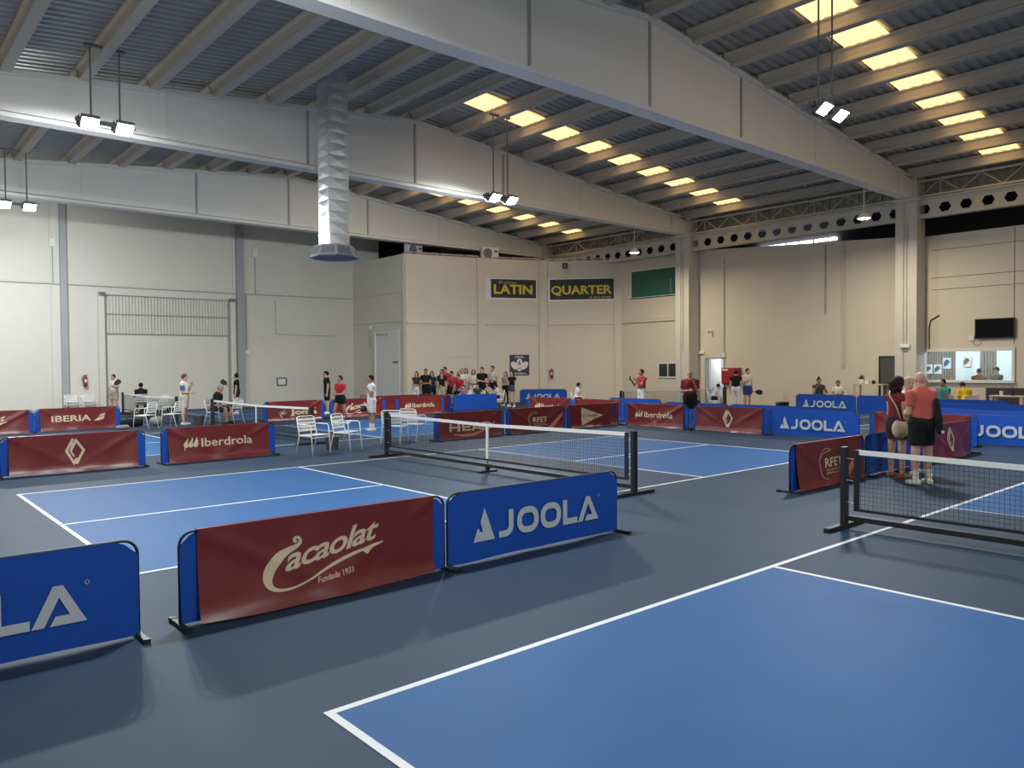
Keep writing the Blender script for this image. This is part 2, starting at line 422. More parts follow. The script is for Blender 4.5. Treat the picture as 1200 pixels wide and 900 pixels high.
MB().box(XW-0.03, XW, 18.5, 22.45, 4.16, 5.26).build('wall_panel', M_WALL, wr)
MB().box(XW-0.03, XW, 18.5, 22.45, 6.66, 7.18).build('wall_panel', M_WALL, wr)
for z in (4.55, 4.98):
    MB().box(XW-0.012, XW, -8, 7.55, z, z+0.02).build('wall_joint', M_DGREY, wr)
MB().box(XW-0.012, XW, -8, 7.55, 6.0, 6.02).build('wall_joint', M_DGREY, wr)
MB().box(XW-0.014, XW, 4.86, 4.88, 2.5, 6.5).build('wall_joint', M_DGREY, wr)
# enclosing walls outside the view and the dark loft beyond the partition tops
wall('wall_back', [(-3.2, -2.9, -13, 40, 0, 10)])
wall('wall_near', [(-3.2, 38, -13.2, -12.9, 0, 10)])
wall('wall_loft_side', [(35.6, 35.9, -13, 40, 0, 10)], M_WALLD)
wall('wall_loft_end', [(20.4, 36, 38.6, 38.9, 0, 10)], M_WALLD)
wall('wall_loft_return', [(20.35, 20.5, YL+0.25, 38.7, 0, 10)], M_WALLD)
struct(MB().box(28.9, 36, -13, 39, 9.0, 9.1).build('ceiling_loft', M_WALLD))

# ------------------------------------------------------------------ roof
def corr(y0, y1, xs, dz=0.0, per=0.28, dep=0.045):
    """trapezoidal sheet whose ribs run along X"""
    ys = []; n = int(round((y1-y0)/per))
    for i in range(n):
        b = y0+i*per
        ys += [(b, 0), (b+per*0.42, 0), (b+per*0.52, dep), (b+per*0.90, dep)]
    ys.append((y0+n*per, 0))
    b = MB()
    for k in range(len(xs)):
        for y, d in ys: b.v.append((xs[k], y, roofz(xs[k])+d+dz))
    m = len(ys)
    for k in range(len(xs)-1):
        for i in range(m-1): b.f.append((k*m+i, (k+1)*m+i, (k+1)*m+i+1, k*m+i+1))
    return b
ceil = struct(corr(-13, 39, (-3.2, RX, 28.95)).build('ceiling', M_ROOF))
PX = [RX+1.667*k for k in range(-9, 10)]
pm = MB().prism([(-0.12, -0.37), (0.12, -0.37), (0.12, -0.31), (0.09, -0.27), (0.10, -0.10), (0.16, -0.05), (0.16, -0.002), (-0.16, -0.002), (-0.16, -0.05), (-0.10, -0.10), (-0.09, -0.27), (-0.12, -0.31)], 'y', 0, 1).mesh('purlin', M_PURL)
edges = (-12.9,)+BEAMS+(38.5,)
for x in PX:
    for a, b in zip(edges[:-1], edges[1:]):
        if a > 27 and x > 20.4 and False: continue
        o = link('purlin', pm, ceil, (x, a+0.03, roofz(x)-0.005)); o.scale = (1, b-a-0.06, 1)
# translucent sheets between the purlins
for y0 in (-5.7, 4.48, 15.0, 24.5):
    for k in range(9):
        x0, x1 = RX+1.667*k+0.02, RX+1.667*(k+1)-0.02
        if x1 > 28.9: continue
        corr(y0, y0+1.12, (x0, x1), -0.045, 0.28, 0.025).build('skylight_panel', M_SKYL, ceil)
# girders: flat soffit, gabled top, I section with end and middle ribs
def girder(y, label):
    e = struct(empty('roof_beam', (0, y, 0))); tag(e, label, 'beam')
    x0, x1, zb = -2.9, 27.72, 7.91
    def top(x): return roofz(x)-0.30
    b = MB(); b.prism([(x0, zb+0.16), (x1, zb+0.16), (x1, top(x1)-0.10), (RX, top(RX)-0.10), (x0, top(x0)-0.10)], 'y', -0.09, 0.09); b.build('web', M_CONC, e)
    MB().prism([(-0.22, zb), (0.22, zb), (0.22, zb+0.10), (0.09, zb+0.17), (-0.09, zb+0.17), (-0.22, zb+0.10)], 'x', x0, x1).build('bottom_flange', M_CONC, e)
    b = MB(); b.prism([(x0, top(x0)-0.13), (RX, top(RX)-0.13), (x1, top(x1)-0.13), (x1, top(x1)), (RX, top(RX)), (x0, top(x0))], 'y', -0.20, 0.20); b.build('top_flange', M_CONC, e)
    for xr, w_ in ((8.9, 0.07), (RX, 0.07), (16.7, 0.07), (4.8, 0.05), (20.8, 0.05)):
        MB().box(xr-w_/2, xr+w_/2, -0.13, 0.13, zb+0.12, top(xr)-0.12).build('rib', M_MGREY if xr < 20 and xr > 5 else M_CONC, e)
    MB().box(x1-1.0, x1, -0.20, 0.20, zb+0.05, top(x1)-0.05).build('end_block', M_CONC, e)
for y, t in zip(BEAMS, ('behind the camera', 'nearest, crossing the upper right', 'in the middle, crossed by the air duct', 'farthest, over the faceted corner wall')):
    girder(y, 'pale concrete gabled roof girder, ' + t)
# columns
for y, t in zip(BEAMS[1:], ('beside the dark door', 'beside the open white door', 'behind the corner wall')):
    e = struct(empty('column', (XC, y, 0))); tag(e, 'tall cream column under a roof girder end, ' + t, 'column')
    dx = 0.0
    b = MB(); b.prism([(-0.30, -0.38), (0.45, -0.38), (0.45, 0.38), (-0.30, 0.38), (-0.30, 0.10), (-0.24, 0.08), (-0.24, -0.08), (-0.30, -0.10)], 'z', 0, 7.91); b.build('shaft', M_STEEL, e)
    MB().box(-0.42, 0.45, -0.44, 0.44, 7.78, 7.90).build('capital', M_STEEL, e)
    MB().box(-0.28, 0.45, -0.36, 0.36, 7.9, 8.7).build('head', M_STEEL, e)
    MB().tube([(-0.27, 0, 2.55), (-0.27, 0, 7.0)], 0.025, 6).build('conduit', M_STEEL, e)
# castellated beam + lattice truss between columns
def cast_and_truss(y0, y1, where):
    n = int((y1-y0-0.3)/0.69); w0 = 0.69; st = y0+((y1-y0)-n*w0)/2
    e = struct(empty('castellated_beam', (XC, 0, 0))); tag(e, 'cream steel beam pierced by hexagonal holes, ' + where, 'beam')
    zc = 7.47; b = MB()
    for i in range(n):
        s = st+i*w0
        b.prism([(s, zc), (s+.135, zc), (s+.235, zc+.165), (s+.455, zc+.165), (s+.555, zc), (s+.69, zc), (s+.69, 7.82), (s, 7.82)], 'x', -0.02, 0.02)
        b.prism([(s, zc), (s, 7.18), (s+.69, 7.18), (s+.69, zc), (s+.555, zc), (s+.455, zc-.165), (s+.235, zc-.165), (s+.135, zc)], 'x', -0.02, 0.02)
    b.box(-0.02, 0.02, y0+0.38, st, 7.18, 7.82); b.box(-0.02, 0.02, st+n*w0, y1-0.38, 7.18, 7.82)
    b.build('web', M_STEEL, e)
    MB().box(-0.13, 0.13, y0+0.38, y1-0.38, 7.14, 7.19).build('bottom_flange', M_STEEL, e)
    MB().box(-0.13, 0.13, y0+0.38, y1-0.38, 7.82, 7.87).build('top_flange', M_STEEL, e)
    t = struct(empty('truss_beam', (XC, 0, 0))); tag(t, 'cream lattice truss of angle diagonals under the eaves, ' + where, 'truss')
    for z in (7.95, 8.50): MB().box(-0.05, 0.05, y0+0.3, y1-0.3, z-0.035, z+0.035).build('chord', M_STEEL, t)
    L = y1-y0-0.8; m = int(round(L/0.72)); m += m % 2; d = L/m
    up = MB().tube([(0, 0, 7.97), (0, d, 8.49)], 0.022, 4).mesh('diagonal', M_STEEL); dn = MB().tube([(0, 0, 8.49), (0, d, 7.97)], 0.022, 4).mesh('diagonal', M_STEEL)
    vt = MB().box(-0.015, 0.015, -0.015, 0.015, 7.97, 8.49).mesh('post', M_STEEL)
    for i in range(m):
        link('diagonal', up if i % 2 == 0 else dn, t, (0, y0+0.4+i*d, 0))
        if i % 2 == 1 and i % 4 == 1: link('post', vt, t, (0, y0+0.4+i*d, 0))
cast_and_truss(BEAMS[0], BEAMS[1], 'over the office window')
cast_and_truss(BEAMS[1], BEAMS[2], 'over the open white door')
cast_and_truss(BEAMS[2], BEAMS[3], 'over the corner with the yellow lettering')
# ribbed siding behind the truss
b = MB(); ys = np.arange(-12.5, 38.5, 0.3)
for i, y in enumerate(ys):
    b.box(28.62, 28.66, y, y+0.18, 7.86, 8.98); 
b.box(28.66, 28.7, -12.5, 38.5, 7.86, 8.98)
struct(b.build('wall_siding', M_SIDING))
# strip glazing in the loft wall
o = MB().box(35.4, 35.6, 14.6, 18.9, 8.04, 8.16).build('window_1', mat('loft_daylight', (0.9, 0.9, 1.0), 0.5, emit=((0.92, 0.92, 1.0), 5.0))); struct(o)
for k in range(7):
    MB().box(35.36, 35.42, 14.2+k*0.75, 14.25+k*0.75, 8.00, 8.20).build('mullion', M_DGREY, o)

# ------------------------------------------------------------------ wall fittings
# ribbed gate panel on the left wall
g = empty('shutter_gate', (6.4, YL-0.04, 0)); tag(g, 'wide cream gate in the far wall with a ribbed upper panel', 'gate')
MB().box(0.0, 0.25, -0.16, 0, 0, 5.15).build('jamb', M_WALLL, g); MB().box(5.72, 5.95, -0.12, 0, 0, 5.15).build('jamb', M_WALLL, g)
rib = MB().prism([(0, 0), (0.02, -0.035), (0.085, -0.035), (0.105, 0)], 'z', 3.45, 5.08).mesh('rib', M_WALLL)
for k in range(40): link('rib', rib, g, (0.36+k*0.132, -0.01, 0))
fm = MB()
for z in (3.42, 4.28, 5.10): fm.tube([(0.30, -0.06, z), (5.66, -0.06, z)], 0.03, 6)
fm.tube([(0.30, -0.06, 0.0), (0.30, -0.06, 5.1)], 0.03, 6); fm.tube([(5.66, -0.06, 0), (5.66, -0.06, 5.1)], 0.03, 6)
fm.build('frame', M_MGREY, g)
MB().box(0.36, 5.6, -0.03, 0, 0, 3.40).build('leaf', M_WALLL, g)
for x in (0.15, 5.8): MB().box(x-0.12, x+0.12, -0.26, -0.06, 5.06, 5.2).build('roller_bracket', M_DGREY, g)
# conduits on the left wall
def conduit(label, path, r=0.022, m=M_MGREY, boxes=()):
    o = empty('conduit', (0, 0, 0)); tag(o, label, 'pipe')
    MB().tube(path, r, 6).build('pipe', m, o)
    for bx in boxes: MB().box(*bx).build('junction_box', M_WHITED, o)
    return o
conduit('thin level conduit along the far wall with two drops', [(-2.4, YL-0.06, 5.38), (5.0, YL-0.06, 5.45), (12.4, YL-0.06, 5.46), (18.7, YL-0.06, 5.52)], 0.02)
conduit('vertical conduit on the far wall beside the first grey post', [(4.75, YL-0.06, 5.5), (4.75, YL-0.06, 7.4)], 0.02, boxes=((4.64, 4.86, YL-0.12, YL-0.03, 7.0, 7.35),))
conduit('vertical conduit with a white box, past the second grey post', [(13.4, YL-0.06, 5.5), (13.4, YL-0.06, 7.6)], 0.02, boxes=((13.28, 13.52, YL-0.12, YL-0.03, 7.3, 7.7),))
conduit('vertical drop ending in a white box beside the gate', [(12.92, YL-0.06, 2.7), (12.92, YL-0.06, 5.48)], 0.025, boxes=((12.78, 13.06, YL-0.13, YL-0.03, 2.55, 2.75),))
conduit('thin bracket line below the level conduit on the far wall', [(14.42, YL-0.05, 5.2), (14.42, YL-0.05, 3.56), (17.6, YL-0.05, 3.52)], 0.016)
# return wall door with post and handle
d = struct(empty('door_1', (18.79, 29.0, 0))); tag(d, 'tall pale grey sliding door in the short return wall', 'door')
MB().box(-0.03, 0.0, -0.55, 1.6, 0.0, 3.7).build('leaf', M_WHITED, d)
MB().tube([(-0.08, 1.62, 0), (-0.08, 1.62, 3.62)], 0.05, 8).build('post', M_WHITED, d)
MB().tube([(-0.08, 1.62, 3.55), (-0.08, 0.5, 3.50), (-0.08, 0.45, 3.6)], 0.025, 6).build('track_arm', M_MGREY, d)
MB().box(-0.10, -0.03, -0.45, -0.05, 2.08, 2.16).build('handle', M_DGREY, d)
conduit('two drop wires with a bell box above the pale sliding door', [(18.75, 31.2, 2.9), (18.75, 31.2, 3.9)], 0.02, M_MGREY, ((18.70, 18.80, 31.12, 31.28, 3.85, 4.0),))
# open white door and bright room behind it
d2 = struct(empty('door_2', (XW, DY0, 0))); w_ = DY1-DY0
fm = MB(); fm.box(-0.03, 0.25, -0.05, 0.02, 0, DZ-0.02); fm.box(-0.03, 0.25, w_-0.02, w_+0.05, 0, DZ-0.02); fm.box(-0.03, 0.25, -0.05, w_+0.05, DZ-0.02, DZ+0.05); fm.build('frame', M_MGREY, d2)
MB().box(0.27, 1.1, w_-0.07, w_-0.03, 0.005, DZ-0.03).build('leaf', M_WHITED, d2)
MB().tube([(0.9, w_-0.10, 1.02), (1.02, w_-0.10, 1.02)], 0.012, 6).build('handle', M_DGREY, d2)
wall('wall_lobby', [(31.2, 31.3, 15.4, 18.4, 0, 2.6), (XW+0.22, 31.3, 15.3, 15.4, 0, 2.6), (XW+0.22, 31.3, 18.4, 18.5, 0, 2.6), (XW+0.22, 31.3, 15.3, 18.5, 2.6, 2.7)], M_WHITED)
ln = MB().box(29.4, 30.6, 16.5, 17.3, 2.55, 2.6).build('ceiling_light', mat('lobby_panel', (1, 1, 1), 0.5, emit=((0.9, 0.97, 1.0), 14.0))); tag(ln, 'bright ceiling light panel in the lobby behind the open door', 'light')
nt_ = MB().box(31.15, 31.19, 16.75, 16.95, 1.55, 2.0).build('notice', M_MGREY); tag(nt_, 'small grey notice on the lobby wall beyond the open door', 'sign')
# dark door
d3 = struct(empty('door_3', (XW, 8.52, 0))); MB().box(-0.04, 0.0, 0.0, 0.86, 0, 2.10).build('leaf', mat('door_grey', (0.07, 0.065, 0.065), 0.5), d3)
fm = MB(); fm.box(-0.06, 0, -0.05, 0.0, 0, 2.15); fm.box(-0.06, 0, 0.86, 0.91, 0, 2.15); fm.box(-0.06, 0, -0.05, 0.91, 2.10, 2.15); fm.build('frame', M_BLACK, d3)
MB().tube([(-0.08, 0.75, 1.02), (-0.08, 0.63, 1.02)], 0.012, 6).build('handle', M_GALV, d3)
# small two-pane window
sw = struct(empty('window_2', (XW-0.03, 18.97, 1.25)))
fm = MB(); fm.box(-0.03, 0, 0, 1.18, 0, 0.05); fm.box(-0.03, 0, 0, 1.18, 0.68, 0.73)
for y in (0.0, 0.565, 1.13): fm.box(-0.03, 0, y, y+0.05, 0.05, 0.68)
fm.build('frame', M_WHITE, sw)
for y in (0.05, 0.615): MB().box(-0.012, 0.0, y, y+0.515, 0.05, 0.68).build('pane', M_GLASS, sw)
# green boarded opening beside the lettering
gb = struct(empty('window_3', (XW, 18.96, 5.26))); MB().box(-0.01, 0.0, 0, 2.9, 0.03, 1.34).build('pane', mat('green_tarp', (0.02, 0.13, 0.085), 0.5, noise=0.15, scale=3), gb)
fm = MB(); fm.box(-0.03, 0, -0.06, 2.96, -0.05, 0.03); fm.box(-0.03, 0, -0.06, 2.96, 1.34, 1.40); fm.box(-0.03, 0, -0.06, 0, 0, 1.36); fm.box(-0.03, 0, 2.9, 2.96, 0, 1.36); fm.build('frame', M_WHITE, gb)
MB().box(-0.016, -0.01, 0.42, 0.46, 0.1, 0.8).build('batten', M_MGREY, gb)
# fire hose cabinet
fc = empty('fire_cabinet', (XW, 15.51, 0.99)); tag(fc, 'red fire hose cabinet on the wall beside the open white door', 'cabinet')
MB().bevbox(-0.18, 0, 0, 0.93, 0, 0.73, 0.015).build('body', M_RED, fc)
MB().box(-0.19, -0.18, 0.03, 0.90, 0.03, 0.70).build('door', mat('red_enamel_door', (0.36, 0.015, 0.02), 0.35), fc)
MB().box(-0.195, -0.19, 0.58, 0.88, 0.60, 0.68).build('label_plate', M_WHITE, fc)
# TV
tv = empty('television', (XW, 4.83, 2.71)); tag(tv, 'black flat television mounted high above the office window', 'television')
MB().bevbox(-0.10, -0.04, 0, 1.23, 0, 0.70, 0.01).build('body', M_BLACK, tv); MB().box(-0.103, -0.10, 0.03, 1.20, 0.04, 0.67).build('screen', mat('screen_black', (0.004, 0.004, 0.005), 0.5, spec=0.08), tv)
MB().box(-0.05, 0, 0.5, 0.75, 0.25, 0.5).build('bracket', M_DGREY, tv)
MB().box(-0.06, 0, 1.27, 1.42, -0.06, 0.12).build('socket_box', M_WHITED, tv)
MB().tube([(-0.03, 1.33, -0.06), (-0.03, 1.25, -0.2), (-0.03, 1.1, -0.22), (-0.03, 1.05, -0.1)], 0.01, 5).build('cable', M_MGREY, tv)
conduit('black bent cable on the wall beside the tall column', [(XW-0.03, 7.25, 3.62), (XW-0.03, 7.55, 3.45), (XW-0.03, 7.60, 3.2), (XW-0.03, 7.60, 2.2)], 0.02, M_BLACK)
conduit('long vertical grey pipe on the plain cream wall', [(XW-0.05, 10.84, 1.75), (XW-0.05, 10.84, 6.7)], 0.05, M_STEEL)
conduit('short vertical pipe beside the long one on the cream wall', [(XW-0.03, 11.6, 3.9), (XW-0.03, 11.6, 6.7)], 0.025, M_MGREY)
conduit('vertical conduit beside the fire hose cabinet', [(XW-0.04, 16.40, 2.25), (XW-0.04, 16.40, 6.7)], 0.035, M_STEEL, ((XW-0.08, XW, 16.32, 16.5, 2.2, 2.4),))
cc = empty('security_camera', (XW, 17.05, 3.42)); tag(cc, 'small white security camera above the open white door', 'camera')
MB().box(-0.05, 0, -0.05, 0.05, -0.05, 0.05).build('bracket', M_WHITE, cc); MB().tube([(-0.05, 0, 0), (-0.22, 0.02, -0.04)], 0.05, 10).build('body', M_WHITE, cc); MB().tube([(-0.22, 0.02, -0.04), (-0.24, 0.022, -0.045)], 0.035, 10).build('lens', M_BLACK, cc)
def emergency_light(loc, label, bars):
    e = empty('emergency_light', loc); tag(e, label, 'lamp'); MB().bevbox(-0.08, 0, -0.17, 0.17, -0.07, 0.07, 0.015).build('body', M_WHITE, e); MB().box(-0.085, -0.08, -0.14, 0.14, -0.05, 0.0).build('lens', M_WHITED, e)
emergency_light((XC-0.30, BEAMS[1], 2.50), 'white emergency light on the tall column by the dark door', 0)
emergency_light((XW, 17.62, 2.44), 'white emergency light on the wall near the open white door', 0)
# extinguishers
def extinguisher(loc, rz, label):
    e = empty('fire_extinguisher', loc, rz); tag(e, label, 'extinguisher', 'fire extinguishers')
    MB().lathe([(0.02, 0), (0.075, 0.01), (0.08, 0.05), (0.08, 0.36), (0.06, 0.42), (0.025, 0.45), (0.025, 0.48)], (0, -0.11, 0), 14).build('cylinder', M_RED, e, True)
    MB().lathe([(0.08, 0), (0.082, 0.0), (0.082, 0.04), (0.08, 0.04)], (0, -0.11, 0.02), 14).build('base_ring', M_BLACK, e)
    MB().box(-0.02, 0.09, -0.125, -0.095, 0.47, 0.50).build('lever', M_BLACK, e)
    MB().tube([(-0.02, -0.11, 0.47), (-0.10, -0.11, 0.45), (-0.13, -0.11, 0.33), (-0.10, -0.11, 0.2)], 0.014, 6).build('hose', M_BLACK, e)
    MB().box(-0.04, 0.04, -0.193, -0.19, 0.18, 0.30).build('label_plate', M_WHITE, e)
    MB().box(-0.03, 0.03, -0.04, 0.0, 0.2, 0.4).build('bracket', M_MGREY, e)
extinguisher((5.86, YL-0.03, 1.15), 0, 'red fire extinguisher on the far wall above white chairs')
a_ = math.atan2(FP[3][1]-FP[2][1], FP[3][0]-FP[2][0])
extinguisher((26.10, 25.26, 1.22), a_, 'red fire extinguisher on the cream corner wall beside the navy court sign')
# framed notice on left wall
fr = empty('framed_notice', (14.44, YL-0.035, 0.98)); tag(fr, 'small white notice in a navy frame on the far wall', 'sign')
b = MB(); b.box(0, 0.52, -0.03, 0, 0, 0.05); b.box(0, 0.52, -0.03, 0, 0.36, 0.41); b.box(0, 0.05, -0.03, 0, 0.05, 0.36); b.box(0.47, 0.52, -0.03, 0, 0.05, 0.36); b.build('frame', mat('navy_paint', (0.03, 0.05, 0.12), 0.5), fr); MB().box(0.05, 0.47, -0.01, 0, 0.05, 0.36).build('sheet', M_WHITED, fr)
# print helper for flat boards: art laid on local plane y=const, x right, z up
def flat_print(name, art, m, parent, y):
    b = MB(); b.add([(x, y-0.0007*q, z) for (x, z), q in zip(art.v, art.k)], [f for f in art.f]); return b.build(name, m, parent)
M_NAVY = mat('navy_board', (0.035, 0.035, 0.06), 0.5); M_YEL = mat('yellow_print', (0.72, 0.56, 0.05), 0.6); M_CHAR = mat('charcoal_board', (0.035, 0.04, 0.033), 0.7)
M_BOARDW = mat('board_white', (0.72, 0.70, 0.66), 0.6)
def corner_sign(i, x0, x1, z0, z1, name, label, word):
    e, L = CW[i]
    o = empty(name, e.location, e.rotation_euler[2]); tag(o, label, 'sign')
    b = MB(); b.box(x0-0.07, x1+0.07, -0.035, -0.001, z0-0.06, z0); b.box(x0-0.07, x1+0.07, -0.035, -0.001, z1, z1+0.04); b.box(x0-0.07, x0, -0.035, -0.001, z0, z1); b.box(x1, x1+0.05, -0.035, -0.001, z0, z1); b.build('frame', M_WHITE, o)
    xb = x0+(0.20 if i == 1 else 0.02)
    MB().box(x0, x1, -0.010, -0.001, z0, z1).build('backing', M_WHITED, o)
    MB().box(xb, x1, -0.020, -0.010, z0+0.02, z1-0.01).build('board', M_CHAR, o)
    w = x1-xb; h = z1-z0
    t = text2(word, 0.03); t.fit(xb+w*(0.06 if i == 1 else 0.02), z0+h*(0.22 if i == 1 else 0.19), w=w*(0.86 if i == 1 else 0.95), h=h*0.50); flat_print('lettering', t, M_YEL, o, -0.022)
    t = text2('El Gran' if i == 1 else 'el otro mundo', 0.0, 0.3)
    if i == 1: t.fit(xb+w*0.16, z0+h*0.76, w=w*0.40, h=h*0.13)
    else: t.fit(xb+w*0.62, z0+h*0.06, w=w*0.34, h=h*0.12)
    flat_print('small_lettering', t, M_CREAM, o, -0.022)
corner_sign(1, 0.32, CW[1][1]-0.38, 5.38, 6.36, 'letter_banner', 'dark banner with the yellow word LATIN set high in the corner wall', 'LATIN')
corner_sign(2, 0.36, CW[2][1]-0.27, 5.30, 6.38, 'letter_banner', 'dark banner with the yellow word QUARTER set high in the corner wall', 'QUARTER')
e, L = CW[1]
cs = empty('court_sign', e.location, e.rotation_euler[2]); tag(cs, 'navy court number sign with a white 6 and crossed paddles', 'sign')
x0 = 0.444*L
MB().box(x0, x0+1.06, -0.05, -0.031, 1.38, 2.46).build('board', M_NAVY, cs)
t = text2('PISTA', 0.02); t.fit(x0+0.30, 2.28, w=0.46, h=0.11); flat_print('lettering', t, M_BOARDW, cs, -0.052)
a = P2()
for cx, cz, an in ((0.26, 1.90, 42), (0.80, 1.90, -42), (0.53, 2.02, 0)):
    ca, sa = math.cos(math.radians(an)), math.sin(math.radians(an))
    a.poly([(x0+cx+u*ca-v*sa, cz+u*sa+v*ca) for u, v in arc(0, 0, 0.165, 0.24, 0, 360, 20)[:-1]])
    a.stroke([(x0+cx-(-0.2)*sa, cz+(-0.2)*ca), (x0+cx+0.40*sa, cz-0.40*ca)], 0.07)
flat_print('paddle_print', a, M_BOARDW, cs, -0.052)
t = text2('6', 0.02); t.fit(x0+0.45, 1.92, h=0.24); flat_print('numeral', t, M_NAVY, cs, -0.055)
t = text2('PICKLEBALL', 0.015); t.fit(x0+0.12, 1.43, w=0.82, h=0.10); flat_print('small_lettering', t, M_BOARDW, cs, -0.052)
# loudspeaker, AC units on the partition top
e, L = CW[2]
sp = empty('wall_speaker', e.location, e.rotation_euler[2]); tag(sp, 'small black loudspeaker above the yellow word QUARTER', 'speaker')
MB().bevbox(1.05, 1.30, -0.26, -0.05, 6.92, 7.20, 0.02).build('body', M_BLACK, sp); MB().box(1.14, 1.21, -0.05, -0.0, 7.0, 7.1).build('bracket', M_BLACK, sp); MB().tube([(1.175, -0.26, 7.04), (1.175, -0.265, 7.04)], 0.08, 12).build('cone', M_DGREY, sp)
def ac_unit(loc, rz, label):
    e = empty('air_conditioner', loc, rz); tag(e, label, 'air conditioner', 'outdoor air conditioning units')
    MB().bevbox(-0.45, 0.45, -0.17, 0.17, 0, 0.62, 0.02).build('casing', M_WHITED, e)
    b = MB()
    for r in (0.10, 0.17, 0.24): b.stroke = None; b.tube([(-0.15+r*math.cos(t), -0.185, 0.31+r*math.sin(t)) for t in np.linspace(0, 2*PI, 21)], 0.008, 4, False)
    b.build('fan_grille', M_MGREY, e); MB().tube([(-0.15, -0.171, 0.31), (-0.15, -0.175, 0.31)], 0.25, 20).build('fan_recess', M_DGREY, e)
    MB().box(0.20, 0.40, -0.176, -0.17, 0.36, 0.46).build('badge', M_RED, e)
ac_unit((23.4, 27.05, 7.38), -0.3, 'white air conditioning unit with red badge on top of the corner wall')
ac_unit((19.75, 28.6, 7.38), 0.1, 'white air conditioning unit at the near end of the return wall top')
struct(MB().box(18.9, 22.9, 28.0, 29.4, 7.22, 7.38).build('roof_slab', M_WALL)) ; bpy.data.objects['roof_slab'].name = 'ceiling_partition'
for (e, L), tz in zip(CW, TOPZ):
    MB().tube([(0.15, 0.06, tz+0.06), (L-0.1, 0.06, tz+0.06)], 0.03, 6).build('service_pipe', M_MGREY, e); MB().tube([(0.15, 0.15, tz+0.12), (L-0.1, 0.15, tz+0.12)], 0.02, 6).build('service_pipe', M_STEEL, e)
    for k in range(3): MB().box(0.5+k*L/3, 0.54+k*L/3, 0.02, 0.18, tz, tz+0.14).build('pipe_clip', M_DGREY, e)

# ------------------------------------------------------------------ office behind the window
wall('wall_office', [(32.0, 32.1, 3.8, 9.9, 0, 2.75), (XW+0.22, 32.1, 3.7, 3.8, 0, 2.75), (XW+0.22, 32.1, 9.8, 9.9, 0, 2.75), (XW+0.22, 32.1, 3.7, 9.9, 2.7, 2.8)], mat('office_paint', (0.62, 0.72, 0.76), 0.7))
ow = struct(empty('window_4', (XW, WY0, WZ0))); w_ = WY1-WY0; h_ = WZ1-WZ0
fm = MB(); fm.box(-0.05, 0.23, -0.07, 0.02, 0.02, h_-0.02); fm.box(-0.05, 0.23, w_-0.02, w_+0.07, 0.02, h_-0.02); fm.box(-0.05, 0.23, -0.07, w_+0.07, h_-0.02, h_+0.08); fm.box(-0.12, 0.23, -0.07, w_+0.07, -0.07, 0.02); fm.build('frame', M_WHITE, ow)
MB().box(0.10, 0.11, 0, w_, 0, h_).build('pane', M_CLEAR, ow)
lt = MB().box(30.4, 30.7, 4.2, 9.6, 2.50, 2.66).build('strip_light', mat('office_tube', (1, 1, 1), 0.5, emit=((0.95, 1.0, 0.97), 10.0))); tag(lt, 'long fluorescent strip light under the office ceiling', 'light')
M_SLATW = mat('slat_wood', (0.20, 0.18, 0.15), 0.7, noise=0.15)
for (ya, yb, t) in ((7.92, 9.3, 'under three posters'), (6.46, 7.03, 'behind the two visitors')):
    e = empty('slat_panel', (32.0, ya, 0.6)); tag(e, 'grey-brown slatted panel on the office wall ' + t, 'panel')
    sl = MB().box(-0.05, -0.01, 0, 0.06, 0, 1.9).mesh('slat', M_SLATW)
    MB().box(-0.012, 0, 0, yb-ya, 0, 1.9).build('backing', M_DGREY, e)
    for k in range(int((yb-ya)/0.1)): link('slat', sl, e, (0, k*0.1+0.02, 0))
def poster(y, z, w, h, label, c):
    e = empty('poster', (31.93, y, z)); tag(e, label, 'poster')
    MB().box(-0.01, 0, 0, w, 0, h).build('sheet', mat('poster_' + c[0], c[1], 0.6), e)
    b = MB(); b.add([(-0.012, w*u, h*v) for u, v in ((0.9, 0.15), (0.5, 0.3), (0.25, 0.55), (0.1, 0.5), (0.3, 0.8), (0.6, 0.85), (0.9, 0.6))], [tuple(range(7))]); b.build('picture', mat('poster_ink', (0.03, 0.05, 0.08), 0.6), e)
poster(8.76, 1.42, 0.30, 0.38, 'pale poster with dark figure, lower end of the slatted office wall', ('a', (0.6, 0.62, 0.68)))
poster(8.41, 1.42, 0.30, 0.38, 'pale blue poster with dark figure, second on the slatted office wall', ('b', (0.55, 0.66, 0.72)))
poster(8.06, 1.63, 0.30, 0.44, 'blue and white poster hung highest on the slatted office wall', ('c', (0.45, 0.60, 0.70)))
poster(7.34, 1.70, 0.28, 0.42, 'cream leaflet with dark heading on the pale office wall', ('d', (0.62, 0.56, 0.50)))
# counter niche and table under the window
nb = struct(MB().box(XW-0.02, XW, 4.4, 5.72, 0.0, 0.98).build('wall_niche', mat('niche_brown', (0.05, 0.04, 0.035), 0.7)))
def table(loc, rz, w, d, h, label, m, legr=0.03):
    e = empty('table', loc, rz); tag(e, label, 'table')
    MB().bevbox(-w/2, w/2, -d/2, d/2, h-0.04, h, 0.008).build('table_top', m, e)
    lg = MB().box(-legr, legr, -legr, legr, 0, h-0.04).mesh('leg', m)
    for sx in (-1, 1):
        for sy in (-1, 1): link('leg', lg, e, (sx*(w/2-legr-0.02), sy*(d/2-legr-0.02), 0))
    return e
M_BEIGE = mat('beige_laminate', (0.55, 0.46, 0.34), 0.5)
table((26.9, 4.55, 0), PI/2, 1.0, 0.6, 0.78, 'small beige table in front of the dark wall niche', M_BEIGE, 0.05)
table((27.5, 9.30, 0), PI/2, 1.15, 0.6, 1.09, 'tall thin-legged table against the wall beside the dark door', M_BEIGE)
